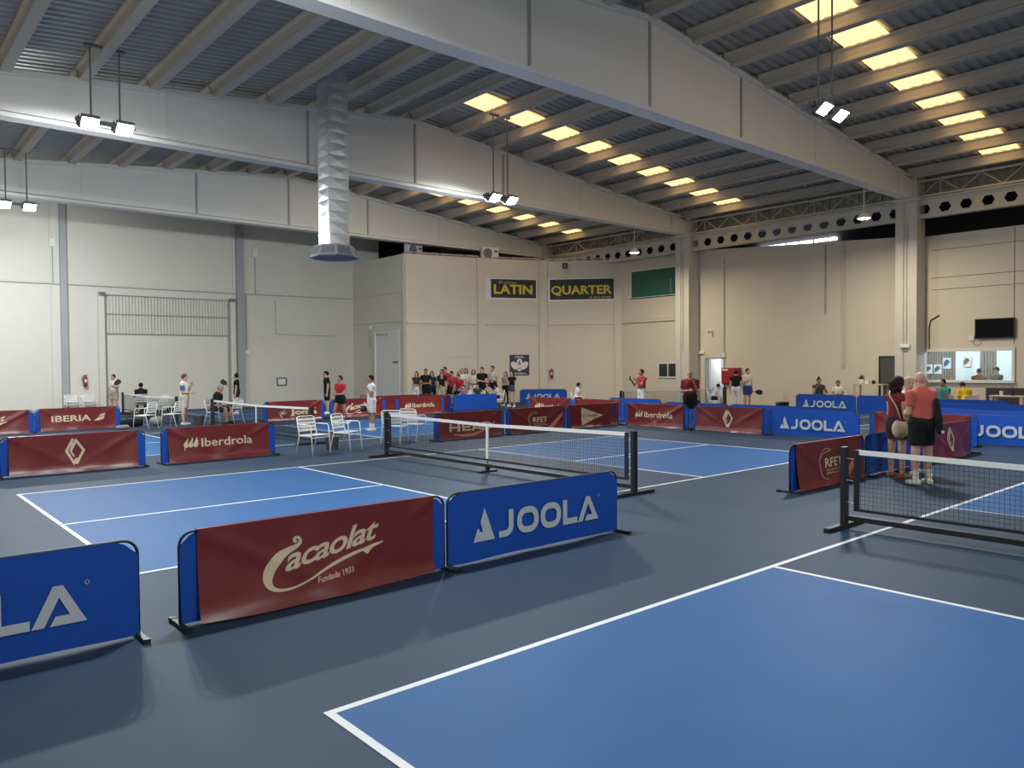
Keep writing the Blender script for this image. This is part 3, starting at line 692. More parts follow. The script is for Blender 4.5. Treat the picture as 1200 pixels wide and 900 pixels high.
def potted_plant(loc, s, label, potc):
    e = empty('potted_plant', loc); tag(e, label, 'plant')
    MB().lathe([(0.07*s, 0), (0.10*s, 0.02*s), (0.12*s, 0.16*s), (0.11*s, 0.17*s)], n=14).build('pot', potc, e)
    b = MB(); rd = random.Random(int(loc[1]*100))
    for k in range(26):
        a = rd.uniform(0, 2*PI); el = rd.uniform(0.2, 1.4); L = s*rd.uniform(0.14, 0.26); d = Vector((math.cos(a)*math.cos(el), math.sin(a)*math.cos(el), math.sin(el))); q = Vector((-math.sin(a), math.cos(a), 0))*0.03*s
        p0 = Vector((0, 0, 0.16*s)); b.add([p0, p0+d*L*0.5+q, p0+d*L, p0+d*L*0.5-q], [(0, 1, 2, 3)])
    b.build('leaves', mat('leaf_green', (0.03, 0.06, 0.02), 0.6), e)['kind'] = 'stuff'
potted_plant((27.5, 9.66, 1.09), 1.0, 'small potted plant on the tall thin-legged table', M_WHITED)
kb = MB(); kb.lathe([(0.02, 0), (0.07, 0.01), (0.07, 0.10), (0.04, 0.14)], n=12); kt = kb.build('kettle', M_BLACK, loc=(27.5, 9.2, 1.09)); tag(kt, 'small black jug at the door end of the tall table', 'jug')
bxo = MB().bevbox(27.42, 27.56, 9.36, 9.50, 1.09, 1.21, 0.008).build('carton', M_WHITED); tag(bxo, 'small white box between plant and black jug on tall table', 'box')
potted_plant((27.2, 3.8, 0.95), 1.7, 'bushy potted plant on a stand at the picture edge beside the office window', M_YEL)
b = MB(); b.bevbox(27.0, 27.4, 3.6, 4.0, 0, 0.95, 0.01); st_ = b.build('plant_stand', M_BEIGE); tag(st_, 'beige plinth under the bushy plant at the picture edge', 'stand')
b = MB(); b.lathe([(0.035, 0), (0.04, 0.01), (0.04, 0.18), (0.015, 0.24), (0.015, 0.30)], n=12); o = b.build('bottle', M_BLACK, loc=(26.9, 4.45, 0.78)); tag(o, 'dark bottle standing on the small beige table', 'bottle')
b = MB(); b.lathe([(0.04, 0), (0.05, 0.01), (0.055, 0.14), (0.05, 0.15)], n=12); o = b.build('mug', M_WHITE, loc=(26.85, 4.75, 0.78)); tag(o, 'white mug standing on the small beige table', 'mug')

# ------------------------------------------------------------------ floodlights
def aim_light(name, loc, d, W_, color, parent, size=0.34, spread=170):
    ld = bpy.data.lights.new(name, 'AREA'); ld.shape = 'SQUARE'; ld.size = size; ld.energy = W_; ld.color = color; ld.spread = math.radians(spread)
    o = bpy.data.objects.new(name, ld); COL.objects.link(o); o.location = loc; o.rotation_euler = Vector(d).to_track_quat('-Z', 'Y').to_euler(); o.parent = parent
def flood_set(x, y, z, label, heads, power=1.0, ztop=None):
    e = empty('floodlight_rack', (x, y, z)); tag(e, label, 'lamp', 'hanging floodlight racks')
    zt = (ztop if ztop else roofz(x)-0.30)-z
    rod = MB().tube([(0, 0, 0.0), (0, 0, zt)], 0.022, 8).mesh('rod', M_DGREY)
    for dx in (-0.30, 0.30): link('rod', rod, e, (dx, 0, 0))
    MB().box(-0.62, 0.62, -0.04, 0.04, -0.06, 0.02).build('cross_bar', M_DGREY, e)
    MB().box(-0.42, 0.42, -0.05, 0.05, zt-0.04, zt+0.02).build('hanger_plate', M_DGREY, e)
    for (dx, dy, lit) in heads:
        h = empty('lamp_head', (dx, dy*0.16, -0.10)); h.parent = e
        d = Vector((0.0, dy*0.62, -0.78)).normalized()
        q = d.to_track_quat('-Z', 'Y'); h.rotation_mode = 'QUATERNION'; h.rotation_quaternion = q
        MB().bevbox(-0.19, 0.19, -0.15, 0.15, -0.02, 0.09, 0.015).build('housing', M_DGREY, h)
        MB().box(-0.17, 0.17, -0.13, 0.13, -0.026, -0.02).build('lens', M_GLOW if lit else M_GLASS, h)
        for s in (-1, 1): MB().box(s*0.20-0.01, s*0.20+0.01, -0.02, 0.02, -0.02, 0.2).build('yoke', M_DGREY, h)
        if lit: aim_light('flood_beam', (0, 0, -0.04), (0, 0, -1), FLOOD_W*power, (0.93, 0.98, 1.0), h, 0.30, 150)
H4 = ((-0.36, -1, True), (0.36, -1, True), (-0.36, 1, True), (0.36, 1, True))
H2 = ((-0.36, -1, True), (0.36, -1, True), (-0.36, 1, False), (0.36, 1, False))
for x, y, z, t, pw, hd in ((2.72, 15.6, 7.50, 'over the second court', 0.80, H4), (2.55, 26.4, 7.42, 'over the far courts at the picture edge', 0.72, H4), (14.42, 15.5, 7.42, 'under the skylights in the middle bay', 1.0, H4),
                   (14.35, 4.45, 7.42, 'right of the nearest girder', 1.1, H2), (2.6, 4.6, 7.5, 'unseen fill added above the near court', 0.70, H4), (14.3, -4.5, 7.4, 'unseen fill added over the near end of the hall', 0.25, H4), (1.6, -7.0, 7.5, 'unseen fill added over the end behind the camera', 0.42, H4)):  # last three racks are unseen, added to light the near courts and barriers
    flood_set(x, y, z, 'hanging rack of four floodlights, ' + t, hd, pw)
def pendant(x, y, label):
    e = empty('pendant_lamp', (x, y, 6.80)); tag(e, label, 'lamp', 'pendant lamps under girders')
    MB().tube([(0, 0, 0.16), (0, 0, 1.11)], 0.012, 6).build('rod', M_WHITE, e)
    MB().lathe([(0.04, 0.18), (0.14, 0.12), (0.24, 0.0), (0.23, -0.02)], n=18).build('shade', M_WHITED, e)
    MB().lathe([(0.02, -0.05), (0.16, -0.04), (0.20, -0.021)], n=18).build('bulb', mat('pendant_lens', (1, 0.95, 0.85), 0.4, emit=((1, 0.93, 0.8), 8.0)), e)
    aim_light('pendant_beam', (0, 0, -0.07), (0, 0, -1), 230, (1, 0.86, 0.66), e, 0.3)
pendant(24.3, BEAMS[1], 'white bell pendant lamp hung under the nearest girder')
pendant(24.3, BEAMS[2], 'white bell pendant lamp hung under the middle girder')

# ------------------------------------------------------------------ air duct
dk = empty('air_duct', (8.28, 15.3, 0)); tag(dk, 'square silver ventilation duct hanging from the roof with a flared diffuser', 'duct')
z = 5.18; k = 0
sec = MB().box(-0.30, 0.30, -0.30, 0.30, 0.012, 0.298)
sec.box(-0.315, 0.315, -0.315, 0.315, 0.0, 0.012)
b = MB(); b.v = list(sec.v); b.f = list(sec.f)
for s, ax in ((-0.302, 'y'), (0.302, 'y'), (-0.302, 'x'), (0.302, 'x')):
    c = [(-0.29, 0.02), (0.29, 0.02), (0.29, 0.29), (-0.29, 0.29)]
    t = s*1.03
    V = [((p[0], s, p[1]) if ax == 'y' else (s, p[0], p[1])) for p in c]+[((0, t, 0.155) if ax == 'y' else (t, 0, 0.155))]
    b.add(V, [(0, 1, 4), (1, 2, 4), (2, 3, 4), (3, 0, 4)])
sm = b.mesh('duct_section', M_GALV)
while z < 9.95: link('duct_section', sm, dk, (0, 0, z)); z += 0.30
b = MB(); b.prism(arc(0, 0, 0.66, 0.66, 22.5, 337.5, 7), 'z', 4.86, 4.90)
b.build('diffuser_plate', mat('diffuser_blue', (0.10, 0.14, 0.24), 0.5), dk)
for k in range(8):
    a = PI/4*k; p = empty('diffuser_grille', (0, 0, 0), a); p.parent = dk
    MB().add([(0.60, -0.25, 4.90), (0.60, 0.25, 4.90), (0.50, 0.20, 5.17), (0.50, -0.20, 5.17), (0.57, -0.24, 4.90), (0.57, 0.24, 4.90), (0.47, 0.19, 5.17), (0.47, -0.19, 5.17)], [(0, 1, 2, 3), (7, 6, 5, 4), (0, 4, 5, 1), (1, 5, 6, 2), (2, 6, 7, 3), (3, 7, 4, 0)]).build('grille_frame', M_MGREY, p)
    MB().add([(0.598, -0.21, 4.93), (0.598, 0.21, 4.93), (0.516, 0.17, 5.14), (0.516, -0.17, 5.14)], [(0, 1, 2, 3)]).build('grille_mesh', M_DGREY, p)
b = MB(); b.prism(arc(0, 0, 0.52, 0.52, 22.5, 337.5, 7), 'z', 5.16, 5.19); b.build('collar', M_MGREY, dk)

# ------------------------------------------------------------------ court barriers
BL, BH = 2.36, 0.69
def frame_parts(e, L=BL, H=BH, simple=False):
    r = 0.10; pth = [(0.0, 0, 0.03), (0.0, 0, H-r)]+[(r-r*math.cos(t), 0, H-r+r*math.sin(t)) for t in np.linspace(0.3, PI/2, 5)]
    pth += [(L-r+r*math.sin(t), 0, H-r+r*math.cos(t)) for t in np.linspace(0, PI/2-0.3, 5)]+[(L, 0, H-r), (L, 0, 0.03)]
    MB().tube(pth, 0.011, 6).build('frame_tube', M_BLACK, e, True)
    ft = MB().box(-0.018, 0.018, -0.19, 0.19, 0.0, 0.03)
    ft.box(-0.022, 0.022, -0.20, -0.15, 0.0, 0.034); ft.box(-0.022, 0.022, 0.15, 0.20, 0.0, 0.034)
    fm_ = ft.mesh('foot', M_BLACK)
    for x in (0.0, L): link('foot', fm_, e, (x, 0, 0))
def fabric(e, L=BL, H=BH, seed=0):
    def zt(x): return H-max(0.0, 0.11-x)*0.95-max(0.0, x-(L-0.11))*0.95
    def zb(x): return 0.020+0.006*math.sin(PI*x/L)+0.003*math.sin(7*x+seed)
    for yy, fl in ((-0.013, 0), (0.013, 1)):
        b = MB(); n, m = 30, 6
        b.grid(lambda u, v: (u*L, yy+0.010*math.sin(5.1*u*L+seed)*(1-v)*(1 if yy > 0 else 0.7), zb(u*L)+(zt(u*L)-zb(u*L))*v), n, m)
        if fl: b.f = [f[::-1] for f in b.f]
        b.build('fabric', M_BLUE, e, True)
def banner_fn(x0, x1, H, seed):
    rd = random.Random(seed); a = [rd.uniform(0, 6.28) for _ in range(6)]; sag = rd.uniform(0.5, 1.0); wr = [rd.uniform(x0, x1) for _ in range(4)]
    amp = rd.uniform(0.018, 0.045)
    def f(x, z):
        v = (H-z)/H                                    # 0 at the top, 1 at the bottom
        y = -0.024-0.075*v*v*(0.45+0.55*sag*math.sin(PI*(x-x0)/(x1-x0)))
        y -= 0.026*v*math.sin(2.6*x+a[0])+0.014*v*math.sin(5.7*x+3.0*z+a[1])+0.004*math.sin(11*x-6*z+a[2])
        # drape folds that run in from the upper corners
        for s, c in ((1, x0), (-1, x1)):
            dx = abs(x-c); g = dx*0.55-(H-z)
            y -= amp*math.exp(-(g/0.05)**2)*math.exp(-dx*1.1)
        for w in wr: y -= 0.006*math.exp(-((x-w)/0.035)**2)*max(0, 1-v*5)
        if z < 0.13: y -= 0.05*((0.13-z)/0.13)**2
        return min(y, -0.030)
    return f
def banner(e, H=BH, x0=0.10, x1=BL-0.10, seed=0, zb=0.016):
    f = banner_fn(x0, x1, H, seed); b = MB(); n, m = 56, 14
    lift = lambda x: zb+0.012*max(0, math.sin(2.2*x+seed))
    b.grid(lambda u, v: (x0+u*(x1-x0), f(x0+u*(x1-x0), lift(x0+u*(x1-x0))+(H+0.012-lift(x0+u*(x1-x0)))*v), lift(x0+u*(x1-x0))+(H+0.012-lift(x0+u*(x1-x0)))*v), n, m)
    # over the top tube and a little way down the back
    b.grid(lambda u, v: (x0+u*(x1-x0), -0.024+0.048*v, H+0.012+0.004*math.sin(PI*v)), n, 2)
    b.grid(lambda u, v: (x0+u*(x1-x0), 0.024+0.02*v, H+0.012-0.60*v), n, 4)
    b.build('banner', M_BURG, e, True)
    return f
def print_on(e, art, f, m, name='print', off=0.004, maxlen=0.10):
    bm = bmesh.new(); vs = [bm.verts.new((x, q*0.0007, z)) for (x, z), q in zip(art.v, art.k)]
    for q in art.f:
        try: bm.faces.new([vs[i] for i in q])
        except ValueError: pass
    bmesh.ops.triangulate(bm, faces=bm.faces[:])
    for _ in range(4):
        es = [ed for ed in bm.edges if ed.calc_length() > maxlen]
        if not es: break
        bmesh.ops.subdivide_edges(bm, edges=es, cuts=1); bmesh.ops.triangulate(bm, faces=bm.faces[:])
    for v in bm.verts: v.co.y = f(v.co.x, v.co.z)-off-v.co.y
    me = bpy.data.meshes.new(name); bm.to_mesh(me); bm.free(); me.materials.append(m)
    # face forward
    return link(name, me, e)
def barrier(loc, rz, label, design, seed=0, L=BL, H=BH, group='court barriers'):
    e = empty('court_barrier', loc, rz); tag(e, label, 'barrier', group)
    frame_parts(e, L, H); fabric(e, L, H, seed)
    if design in (None, 'blue'): return e
    flat = lambda x, z: -0.020
    if design == 'joola':
        a = art_joola(); a.fit(0.29, 0.20, w=1.76, h=0.32); print_on(e, a, flat, M_PRINTW, 'logo_print', 0.006); return e
    f = banner(e, H, 0.12, L-0.14, seed)
    if design == 'plain': return e
    if design == 'script': a = art_script(); a.fit(0.60, 0.13, w=1.10, h=0.43)
    elif design == 'leaves': a = art_iberdrola(); a.fit(0.42, 0.24, w=1.42, h=0.27)
    elif design == 'diamond': a = art_diamond(); a.fit(0.99, 0.13, w=0.33, h=0.49)
    elif design == 'rfet': a = art_rfet(); a.fit(0.80, 0.10, w=0.74, h=0.48)
    elif design == 'head': a = art_head(); a.fit(0.46, 0.19, w=1.40, h=0.22)
    elif design == 'iberia': a = art_iberia(); a.fit(0.42, 0.27, w=1.5, h=0.24)
    elif design == 'joma': a = art_joma(); a.fit(0.50, 0.12, w=1.55, h=0.31)
    elif design == 'triangle':
        a = P2(); a.poly([(0.60, 0.08), (1.55, 0.35), (0.60, 0.62)]); print_on(e, a, f, M_CREAM, 'triangle_print', 0.004)
        a = text2('El Corte Inglés', 0.01, 0.3); a.fit(0.66, 0.30, w=0.66, h=0.11); print_on(e, a, f, M_BURG, 'logo_print', 0.008); return e
    print_on(e, a, f, M_CREAM, 'logo_print')
    if design in ('head', 'rfet'):
        a = P2()
        if design == 'head': a.stroke(bez((0.60, 0.13), (1.0, 0.05), (1.5, 0.06), (2.0, 0.40), 12), [0.02+0.05*math.sin(PI*i/12) for i in range(13)])
        else: a.poly([(1.50, 0.10), (1.75, 0.10), (2.18, 0.42), (2.20, 0.52)])
        print_on(e, a, f, M_ORANGE, 'flash_print', 0.003)
    return e
NR = -PI/2
# near aisle, facing the camera
barrier((-2.76, 1.97, 0), 0, 'blue barrier with silver lettering cut off at the picture edge, nearest', 'joola', 1)
barrier((-0.12, 1.97, 0), 0, 'burgundy draped barrier with large cream script and swash, in the near row', 'script', 2)
barrier((2.28, 1.97, 0), 0, 'blue barrier with triangle mark and silver lettering, before the middle net', 'joola', 3)
barrier((8.44, 1.98, 0), 0.0, 'burgundy barrier with cream racket arc, beside the three talking people', 'rfet', 4)
barrier((10.84, 1.97, 0), 0, 'plain blue barrier behind the three talking people', 'blue', 5)
barrier((13.26, 1.97, 0), 0, 'burgundy barrier with cream diamond, right behind the man in salmon', 'diamond', 6)
# second aisle
barrier((0.10, 12.12, 0), 0, 'burgundy barrier with large cream diamond, at the picture edge of the second row', 'diamond', 7)
barrier((2.76, 12.12, 0), 0.03, 'burgundy barrier with cream leaf mark and lettering, left of the white chair pair', 'leaves', 8)
barrier((9.30, 12.12, 0), 0.03, 'burgundy barrier with blocky cream letters, behind the middle net', 'head', 9)
barrier((11.76, 12.20, 0), 0.03, 'burgundy barrier with racket arc and orange flash, behind the middle net', 'rfet', 10)
barrier((14.2, 12.30, 0), 0.02, 'burgundy barrier with a big cream triangle', 'triangle', 11)
# far end of the two near courts
barrier((16.50, 12.0, 0), NR, 'burgundy barrier with cream leaf mark, beside the man in maroon', 'leaves', 12)
barrier((16.50, 9.46, 0), NR, 'burgundy barrier with cream diamond and slack folds, beyond the middle court', 'diamond', 13)
barrier((16.55, 7.06, 0), NR, 'blue barrier with silver lettering beyond the middle court end line', 'joola', 14)
barrier((16.95, 4.62, 0), NR, 'blue barrier with plain burgundy cover behind the woman in maroon', 'plain', 15)
barrier((17.55, 3.12, 0), NR, 'blue barrier with silver lettering cut by the picture edge beyond the near net', 'joola', 16)
barrier((17.6, 0.70, 0), NR, 'plain blue barrier running out of the picture beyond the near net', 'blue', 17)
barrier((17.75, 17.9, 0), NR, 'burgundy barrier with half-hidden leaf mark behind the orange-flash barrier', 'leaves', 18)
barrier((17.75, 15.5, 0), NR, 'plain burgundy barrier seen above the triangle barrier', 'plain', 19)
barrier((19.2, 15.1, 0), NR, 'plain blue barrier in front of the man filming', 'blue', 20)
barrier((18.0, 11.65, 0), NR, 'plain blue barrier behind the man in maroon', 'blue', 21)
barrier((18.0, 9.25, 0), NR, 'plain blue barrier behind the slack diamond barrier', 'blue', 22)
barrier((26.3, 11.68, 0), NR, 'blue barrier with silver lettering in front of the seated pair', 'joola', 23)
barrier((26.3, 9.28, 0), NR, 'plain blue barrier in front of the tall thin-legged table', 'blue', 24)
barrier((25.0, 6.3, 0), NR, 'plain blue barrier in front of the seated man in turquoise', 'blue', 25)
barrier((22.3, 5.05, 0), NR+0.12, 'blue barrier askew behind the diamond banner, farther one', 'joola', 26)
barrier((22.6, 2.6, 0), NR, 'plain blue barrier below the small beige table', 'blue', 27)
barrier((19.6, 4.1, 0), NR-0.15, 'blue barrier askew behind the diamond banner, nearer one', 'joola', 28)
barrier((19.4, 1.45, 0), NR, 'plain blue barrier behind the lettered one at the picture edge', 'blue', 29)
# third aisle, far left
barrier((-0.05, 22.6, 0), 0.02, 'burgundy barrier with cream script end, third row at the picture edge', 'script', 30)
barrier((2.38, 22.9, 0), 0.05, 'burgundy barrier with cream capital letters and wing mark, far side', 'iberia', 31)
barrier((9.02, 21.9, 0), 0.06, 'burgundy barrier with cream star figure and serif letters, far side', 'joma', 32)
barrier((11.55, 21.9, 0), 0, 'burgundy barrier with cream script behind the girl in red', 'script', 33)
barrier((13.98, 21.3, 0), 0.05, 'burgundy barrier with leaf mark behind the boy in white', 'leaves', 34)
barrier((14.1, 23.4, 0), 0, 'plain burgundy barrier behind the far leaf-mark barrier', 'plain', 35)
barrier((16.72, 23.8, 0), NR, 'plain burgundy barrier end-on beside the crowd', 'plain', 36)
barrier((17.15, 21.9, 0), 0, 'plain blue barrier in front of the crowd', 'blue', 37)
barrier((23.8, 25.2, 0), -0.72, 'light blue barrier with silver lettering along the corner wall', 'joola', 38)

# ------------------------------------------------------------------ nets
def make_net(loc, rz, label):
    e = empty('pickleball_net', loc, rz); tag(e, label, 'net', 'portable court nets')
    hw = 3.36
    def top(x): return 0.905-0.045*(1-abs(x)/hw)
    for s in (-1, 1):
        p = empty('post', (s*hw, 0, 0)); p.parent = e
        MB().bevbox(-0.032, 0.032, -0.045, 0.045, 0.05, 0.93, 0.006).build('upright', M_BLACK, p)
        MB().bevbox(-0.04, 0.04, -0.42, 0.42, 0.0, 0.05, 0.008).build('base_foot', M_BLACK, p)
        for z in (0.3, 0.55, 0.8): MB().tube([(-s*0.03, 0, z), (-s*0.14, 0, z-0.01)], 0.004, 4).build('tie', M_TAPE, p)
    MB().bevbox(-hw, hw, -0.03, 0.03, 0.09, 0.15, 0.006).build('bottom_bar', M_BLACK, e)
    MB().box(-0.04, 0.04, -0.20, 0.20, 0.0, 0.03).box(-0.03, 0.03, -0.03, 0.03, 0.0, 0.10).build('middle_foot', M_BLACK, e)
    x0 = hw-0.14
    b = MB(); b.grid(lambda u, v: (-x0+2*x0*u, -0.008, top(-x0+2*x0*u)-0.055+0.055*v), 16, 1)
    b.grid(lambda u, v: (-x0+2*x0*u, 0.008, top(-x0+2*x0*u)-0.055*v), 16, 1); b.grid(lambda u, v: (-x0+2*x0*u, -0.008+0.016*v, top(-x0+2*x0*u)), 16, 1)
    b.build('top_tape', M_TAPE, e)
    MB().box(-x0, x0, -0.008, 0.008, 0.205, 0.235).build('bottom_band', M_BLACK, e)
    for s in (-1, 1): MB().box(s*x0-0.03, s*x0+0.03, -0.010, 0.010, 0.205, 0.90).build('side_band', M_BLACK, e)
    MB().box(-0.025, 0.025, -0.012, 0.012, 0.24, top(0)-0.0).build('centre_strap', M_TAPE, e)
    MB().tube([(0, 0, 0.24), (0, 0, 0.15)], 0.01, 5).build('strap_buckle', M_BLACK, e)
    b = MB(); st = 0.046; r = 0.0016; n = int(2*x0/st)
    for k in range(n+1):
        x = -x0+k*st; b.box(x-r, x+r, -r, r, 0.22, top(x)-0.04)
    m = int((0.86-0.24)/st)
    for j in range(m+1):
        z = 0.24+j*st
        for k in range(8):
            xa, xb = -x0+2*x0*k/8, -x0+2*x0*(k+1)/8; za = z+(top(xa)-0.86)*j/m; zb = z+(top(xb)-0.86)*j/m
            b.add([(xa, -r, za-r), (xb, -r, zb-r), (xb, r, zb-r), (xa, r, za-r), (xa, -r, za+r), (xb, -r, zb+r), (xb, r, zb+r), (xa, r, za+r)], [(0, 3, 2, 1), (4, 5, 6, 7), (0, 1, 5, 4), (2, 3, 7, 6)])
    b.build('net_mesh', M_NET, e)['kind'] = 'stuff'
    return e
n0 = make_net((6.70, -3.03, 0), PI/2, 'black portable net with white tape on the near court, running out of the picture')
for loc, rz, lb in (((6.68, 6.78, 0), PI/2, 'black portable net with white tape across the middle court'), ((6.70, 16.95, 0), PI/2, 'black portable net on the court behind the white chair pair'),
                    ((6.70, 27.05, 0), PI/2, 'black portable net on the farthest court along the left wall'), ((23.1, 15.0, 0), 0, 'black portable net beyond the man filming with a phone'), ((23.1, 0.1, 0), 0, 'black portable net on the court beyond the near net')):
    c = copy_tree(n0); c.location = loc; c.rotation_euler = (0, 0, rz); c['label'] = lb

# ------------------------------------------------------------------ slatted chairs
def make_chair(label):
    e = empty('slatted_chair', (0, 0, 0)); tag(e, label, 'chair', 'white slatted aluminium armchairs')
    w = 0.25
    for s in (-1, 1):
        MB().tube([(s*w, 0.26, 0), (s*w, 0.22, 0.40), (s*w, 0.20, 0.62), (s*w, 0.16, 0.655), (s*w, -0.10, 0.66), (s*w, -0.20, 0.655)], 0.013, 7).build('front_leg', M_WHITE, e, True)
        MB().tube([(s*w, -0.28, 0), (s*w*0.98, -0.17, 0.42), (s*w*0.94, -0.25, 0.80)], 0.013, 7).build('back_leg', M_WHITE, e, True)
        MB().tube([(s*w, 0.22, 0.41), (s*w, -0.17, 0.42)], 0.012, 6).build('seat_rail', M_WHITE, e, True)
    MB().tube([(-w*0.94, -0.25, 0.80), (-w*0.7, -0.257, 0.825), (w*0.7, -0.257, 0.825), (w*0.94, -0.25, 0.80)], 0.013, 7).build('top_rail', M_WHITE, e, True)
    MB().tube([(-w, 0.23, 0.38), (w, 0.23, 0.38)], 0.010, 6).build('front_stretcher', M_WHITE, e, True)
    sl = MB().bevbox(-w, w, -0.028, 0.028, 0, 0.014, 0.004).mesh('seat_slat', M_WHITE)
    for k in range(6): link('seat_slat', sl, e, (0, 0.19-k*0.068, 0.425))
    bs = MB().bevbox(-w*0.94, w*0.94, -0.007, 0.007, -0.028, 0.028, 0.004).mesh('back_slat', M_WHITE)
    for k in range(4): o = link('back_slat', bs, e, (0, -0.192-k*0.0165, 0.53+k*0.075)); o.rotation_euler = (0.2, 0, 0)
    return e
def face(deg): return math.radians(deg)-PI/2
CH = make_chair('white slatted armchair, first of the pair before the second-row gap')
CH.location = (5.72, 11.55, 0); CH.rotation_euler = (0, 0, face(-75))
CHAIRS = (((6.62, 11.75, 0), -60, 'white slatted armchair beside the grey bucket'),
          ((8.25, 12.3, 0), 35, 'white slatted armchair behind the middle net post'), ((8.95, 12.55, 0), 25, 'white slatted armchair beside the blocky-letter barrier'),
          ((5.2, 21.9, 0), 130, 'white slatted armchair with a black kit bag in front'), ((6.05, 22.0, 0), 130, 'white slatted armchair beside the woman in white and blue'),
          ((7.42, 22.1, 0), -38, 'white slatted armchair the man in black sits on'), ((8.10, 22.3, 0), 120, 'white slatted armchair with a black bag on its seat'),
          ((5.25, 32.4, 0), -90, 'white slatted armchair against the far wall, nearer the grey post'), ((5.88, 32.4, 0), -90, 'white slatted armchair against the far wall under the extinguisher'),
          ((7.45, 30.45, 0), 75, 'white slatted armchair of the dark figure by the far net'), ((7.9, 29.6, 0), 200, 'white slatted armchair beyond the far net mesh'),
          ((27.2, 11.2, 0), 200, 'white slatted armchair under the woman in the patterned top'), ((27.2, 10.42, 0), 200, 'white slatted armchair under the seated boy in white'),
          ((25.75, 6.15, 0), 150, 'white slatted armchair under the man in turquoise'), ((25.6, 5.35, 0), 49, 'white slatted armchair under the person in yellow'),
          ((19.95, 22.35, 0), 160, 'white slatted armchair under the child in white near the crowd edge'), ((24.6, 14.3, 0), -60, 'white slatted armchair under the child near the open door'),
          ((20.0, 17.5, 0), -45, 'white slatted armchair under the person in white with dark hair'),
          ((19.0, 22.53, 0), 215, 'white slatted armchair under the child in dark green'), ((18.30, 22.63, 0), 215, 'white slatted armchair under the child in purple'), ((20.05, 23.07, 0), 170, 'white slatted armchair under the child beside the one in white'))
for loc, a_, lb in CHAIRS:
    c = copy_tree(CH); c.location = loc; c.rotation_euler = (0, 0, face(a_)); c['label'] = lb
# ------------------------------------------------------------------ bags, buckets, small things
def bucket(loc, label, m):
    e = empty('bucket', loc); tag(e, label, 'bucket')
    MB().lathe([(0.12, 0.0), (0.13, 0.01), (0.165, 0.29), (0.175, 0.30), (0.165, 0.305), (0.155, 0.29), (0.12, 0.03)], n=20).build('body', m, e, True)
    MB().tube([(0.17*math.cos(t), 0.17*math.sin(t), 0.29) for t in np.linspace(0, PI, 9)], 0.005, 5).build('handle', M_DGREY, e)
M_GREYP = mat('grey_plastic', (0.13, 0.12, 0.12), 0.6)
bucket((6.50, 12.2, 0), 'grey plastic bucket under the white chair pair', M_GREYP)
bucket((7.02, 22.45, 0), 'grey plastic bucket between woman in white and seated man', M_GREYP)
bucket((20.0, 8.68, 0), 'black bucket beyond the plain blue barriers', M_BLACK); bpy.data.objects['bucket.002'].scale = (1.2, 1.2, 2.3)
def kit_bag(loc, rz, L, r, label, m, flap=None):
    e = empty('kit_bag', loc, rz); tag(e, label, 'bag', 'kit bags on the floor')
    b = MB(); n = 12; prof = [(-L/2, 0.35), (-L/2+0.04, 0.8), (-L*0.3, 1.0), (0, 1.02), (L*0.3, 1.0), (L/2-0.04, 0.75), (L/2, 0.3)]
    V = []; F = []
    for x, k in prof:
        for q in range(n):
            t = 2*PI*q/n; V.append((x, r*k*math.cos(t)*1.15, max(0.0, r*0.92+r*k*0.92*math.sin(t))))
    for i in range(len(prof)-1):
        for q in range(n): F.append((i*n+q, i*n+(q+1) % n, (i+1)*n+(q+1) % n, (i+1)*n+q))
    F += [tuple(range(n))[::-1], tuple(range((len(prof)-1)*n, len(prof)*n))]; b.add(V, F); b.build('body', m, e, True)
    MB().tube([(-L*0.22, 0, r*1.8), (-L*0.15, 0, r*2.3), (L*0.15, 0, r*2.3), (L*0.22, 0, r*1.8)], 0.012, 5).build('handle', M_RUBBER, e)
    MB().box(-L*0.35, L*0.35, -0.008, 0.008, r*1.84, r*1.88).build('zip', M_MGREY, e)
M_BAG = cloth((0.012, 0.012, 0.014)); M_BAGG = cloth((0.30, 0.29, 0.28))
kit_bag((5.15, 23.25, 0), 0.3, 0.85, 0.14, 'long black kit bag on the floor behind the capital-letter barrier', M_BAG)
kit_bag((5.95, 23.35, 0), 0.9, 0.5, 0.16, 'pale grey kit bag beside the long black one', M_BAGG)
kit_bag((8.12, 22.32, 0.44), 0.5, 0.44, 0.15, 'black bag lying on a chair seat behind the seated man', M_BAG)
kit_bag((7.35, 29.2, 0), 0.2, 0.7, 0.17, 'black kit bag by the far net post', M_BAG)
kit_bag((8.45, 29.75, 0), 1.0, 0.6, 0.18, 'dark kit bag seen through the far net', M_BAG)
kit_bag((4.65, 22.35, 0), 0.1, 0.42, 0.07, 'small pale bag at the foot of the capital-letter barrier', M_BAGG)
kit_bag((25.6, 15.9, 0), 0.5, 0.6, 0.2, 'black bag on the floor near the open white door', M_BAG)

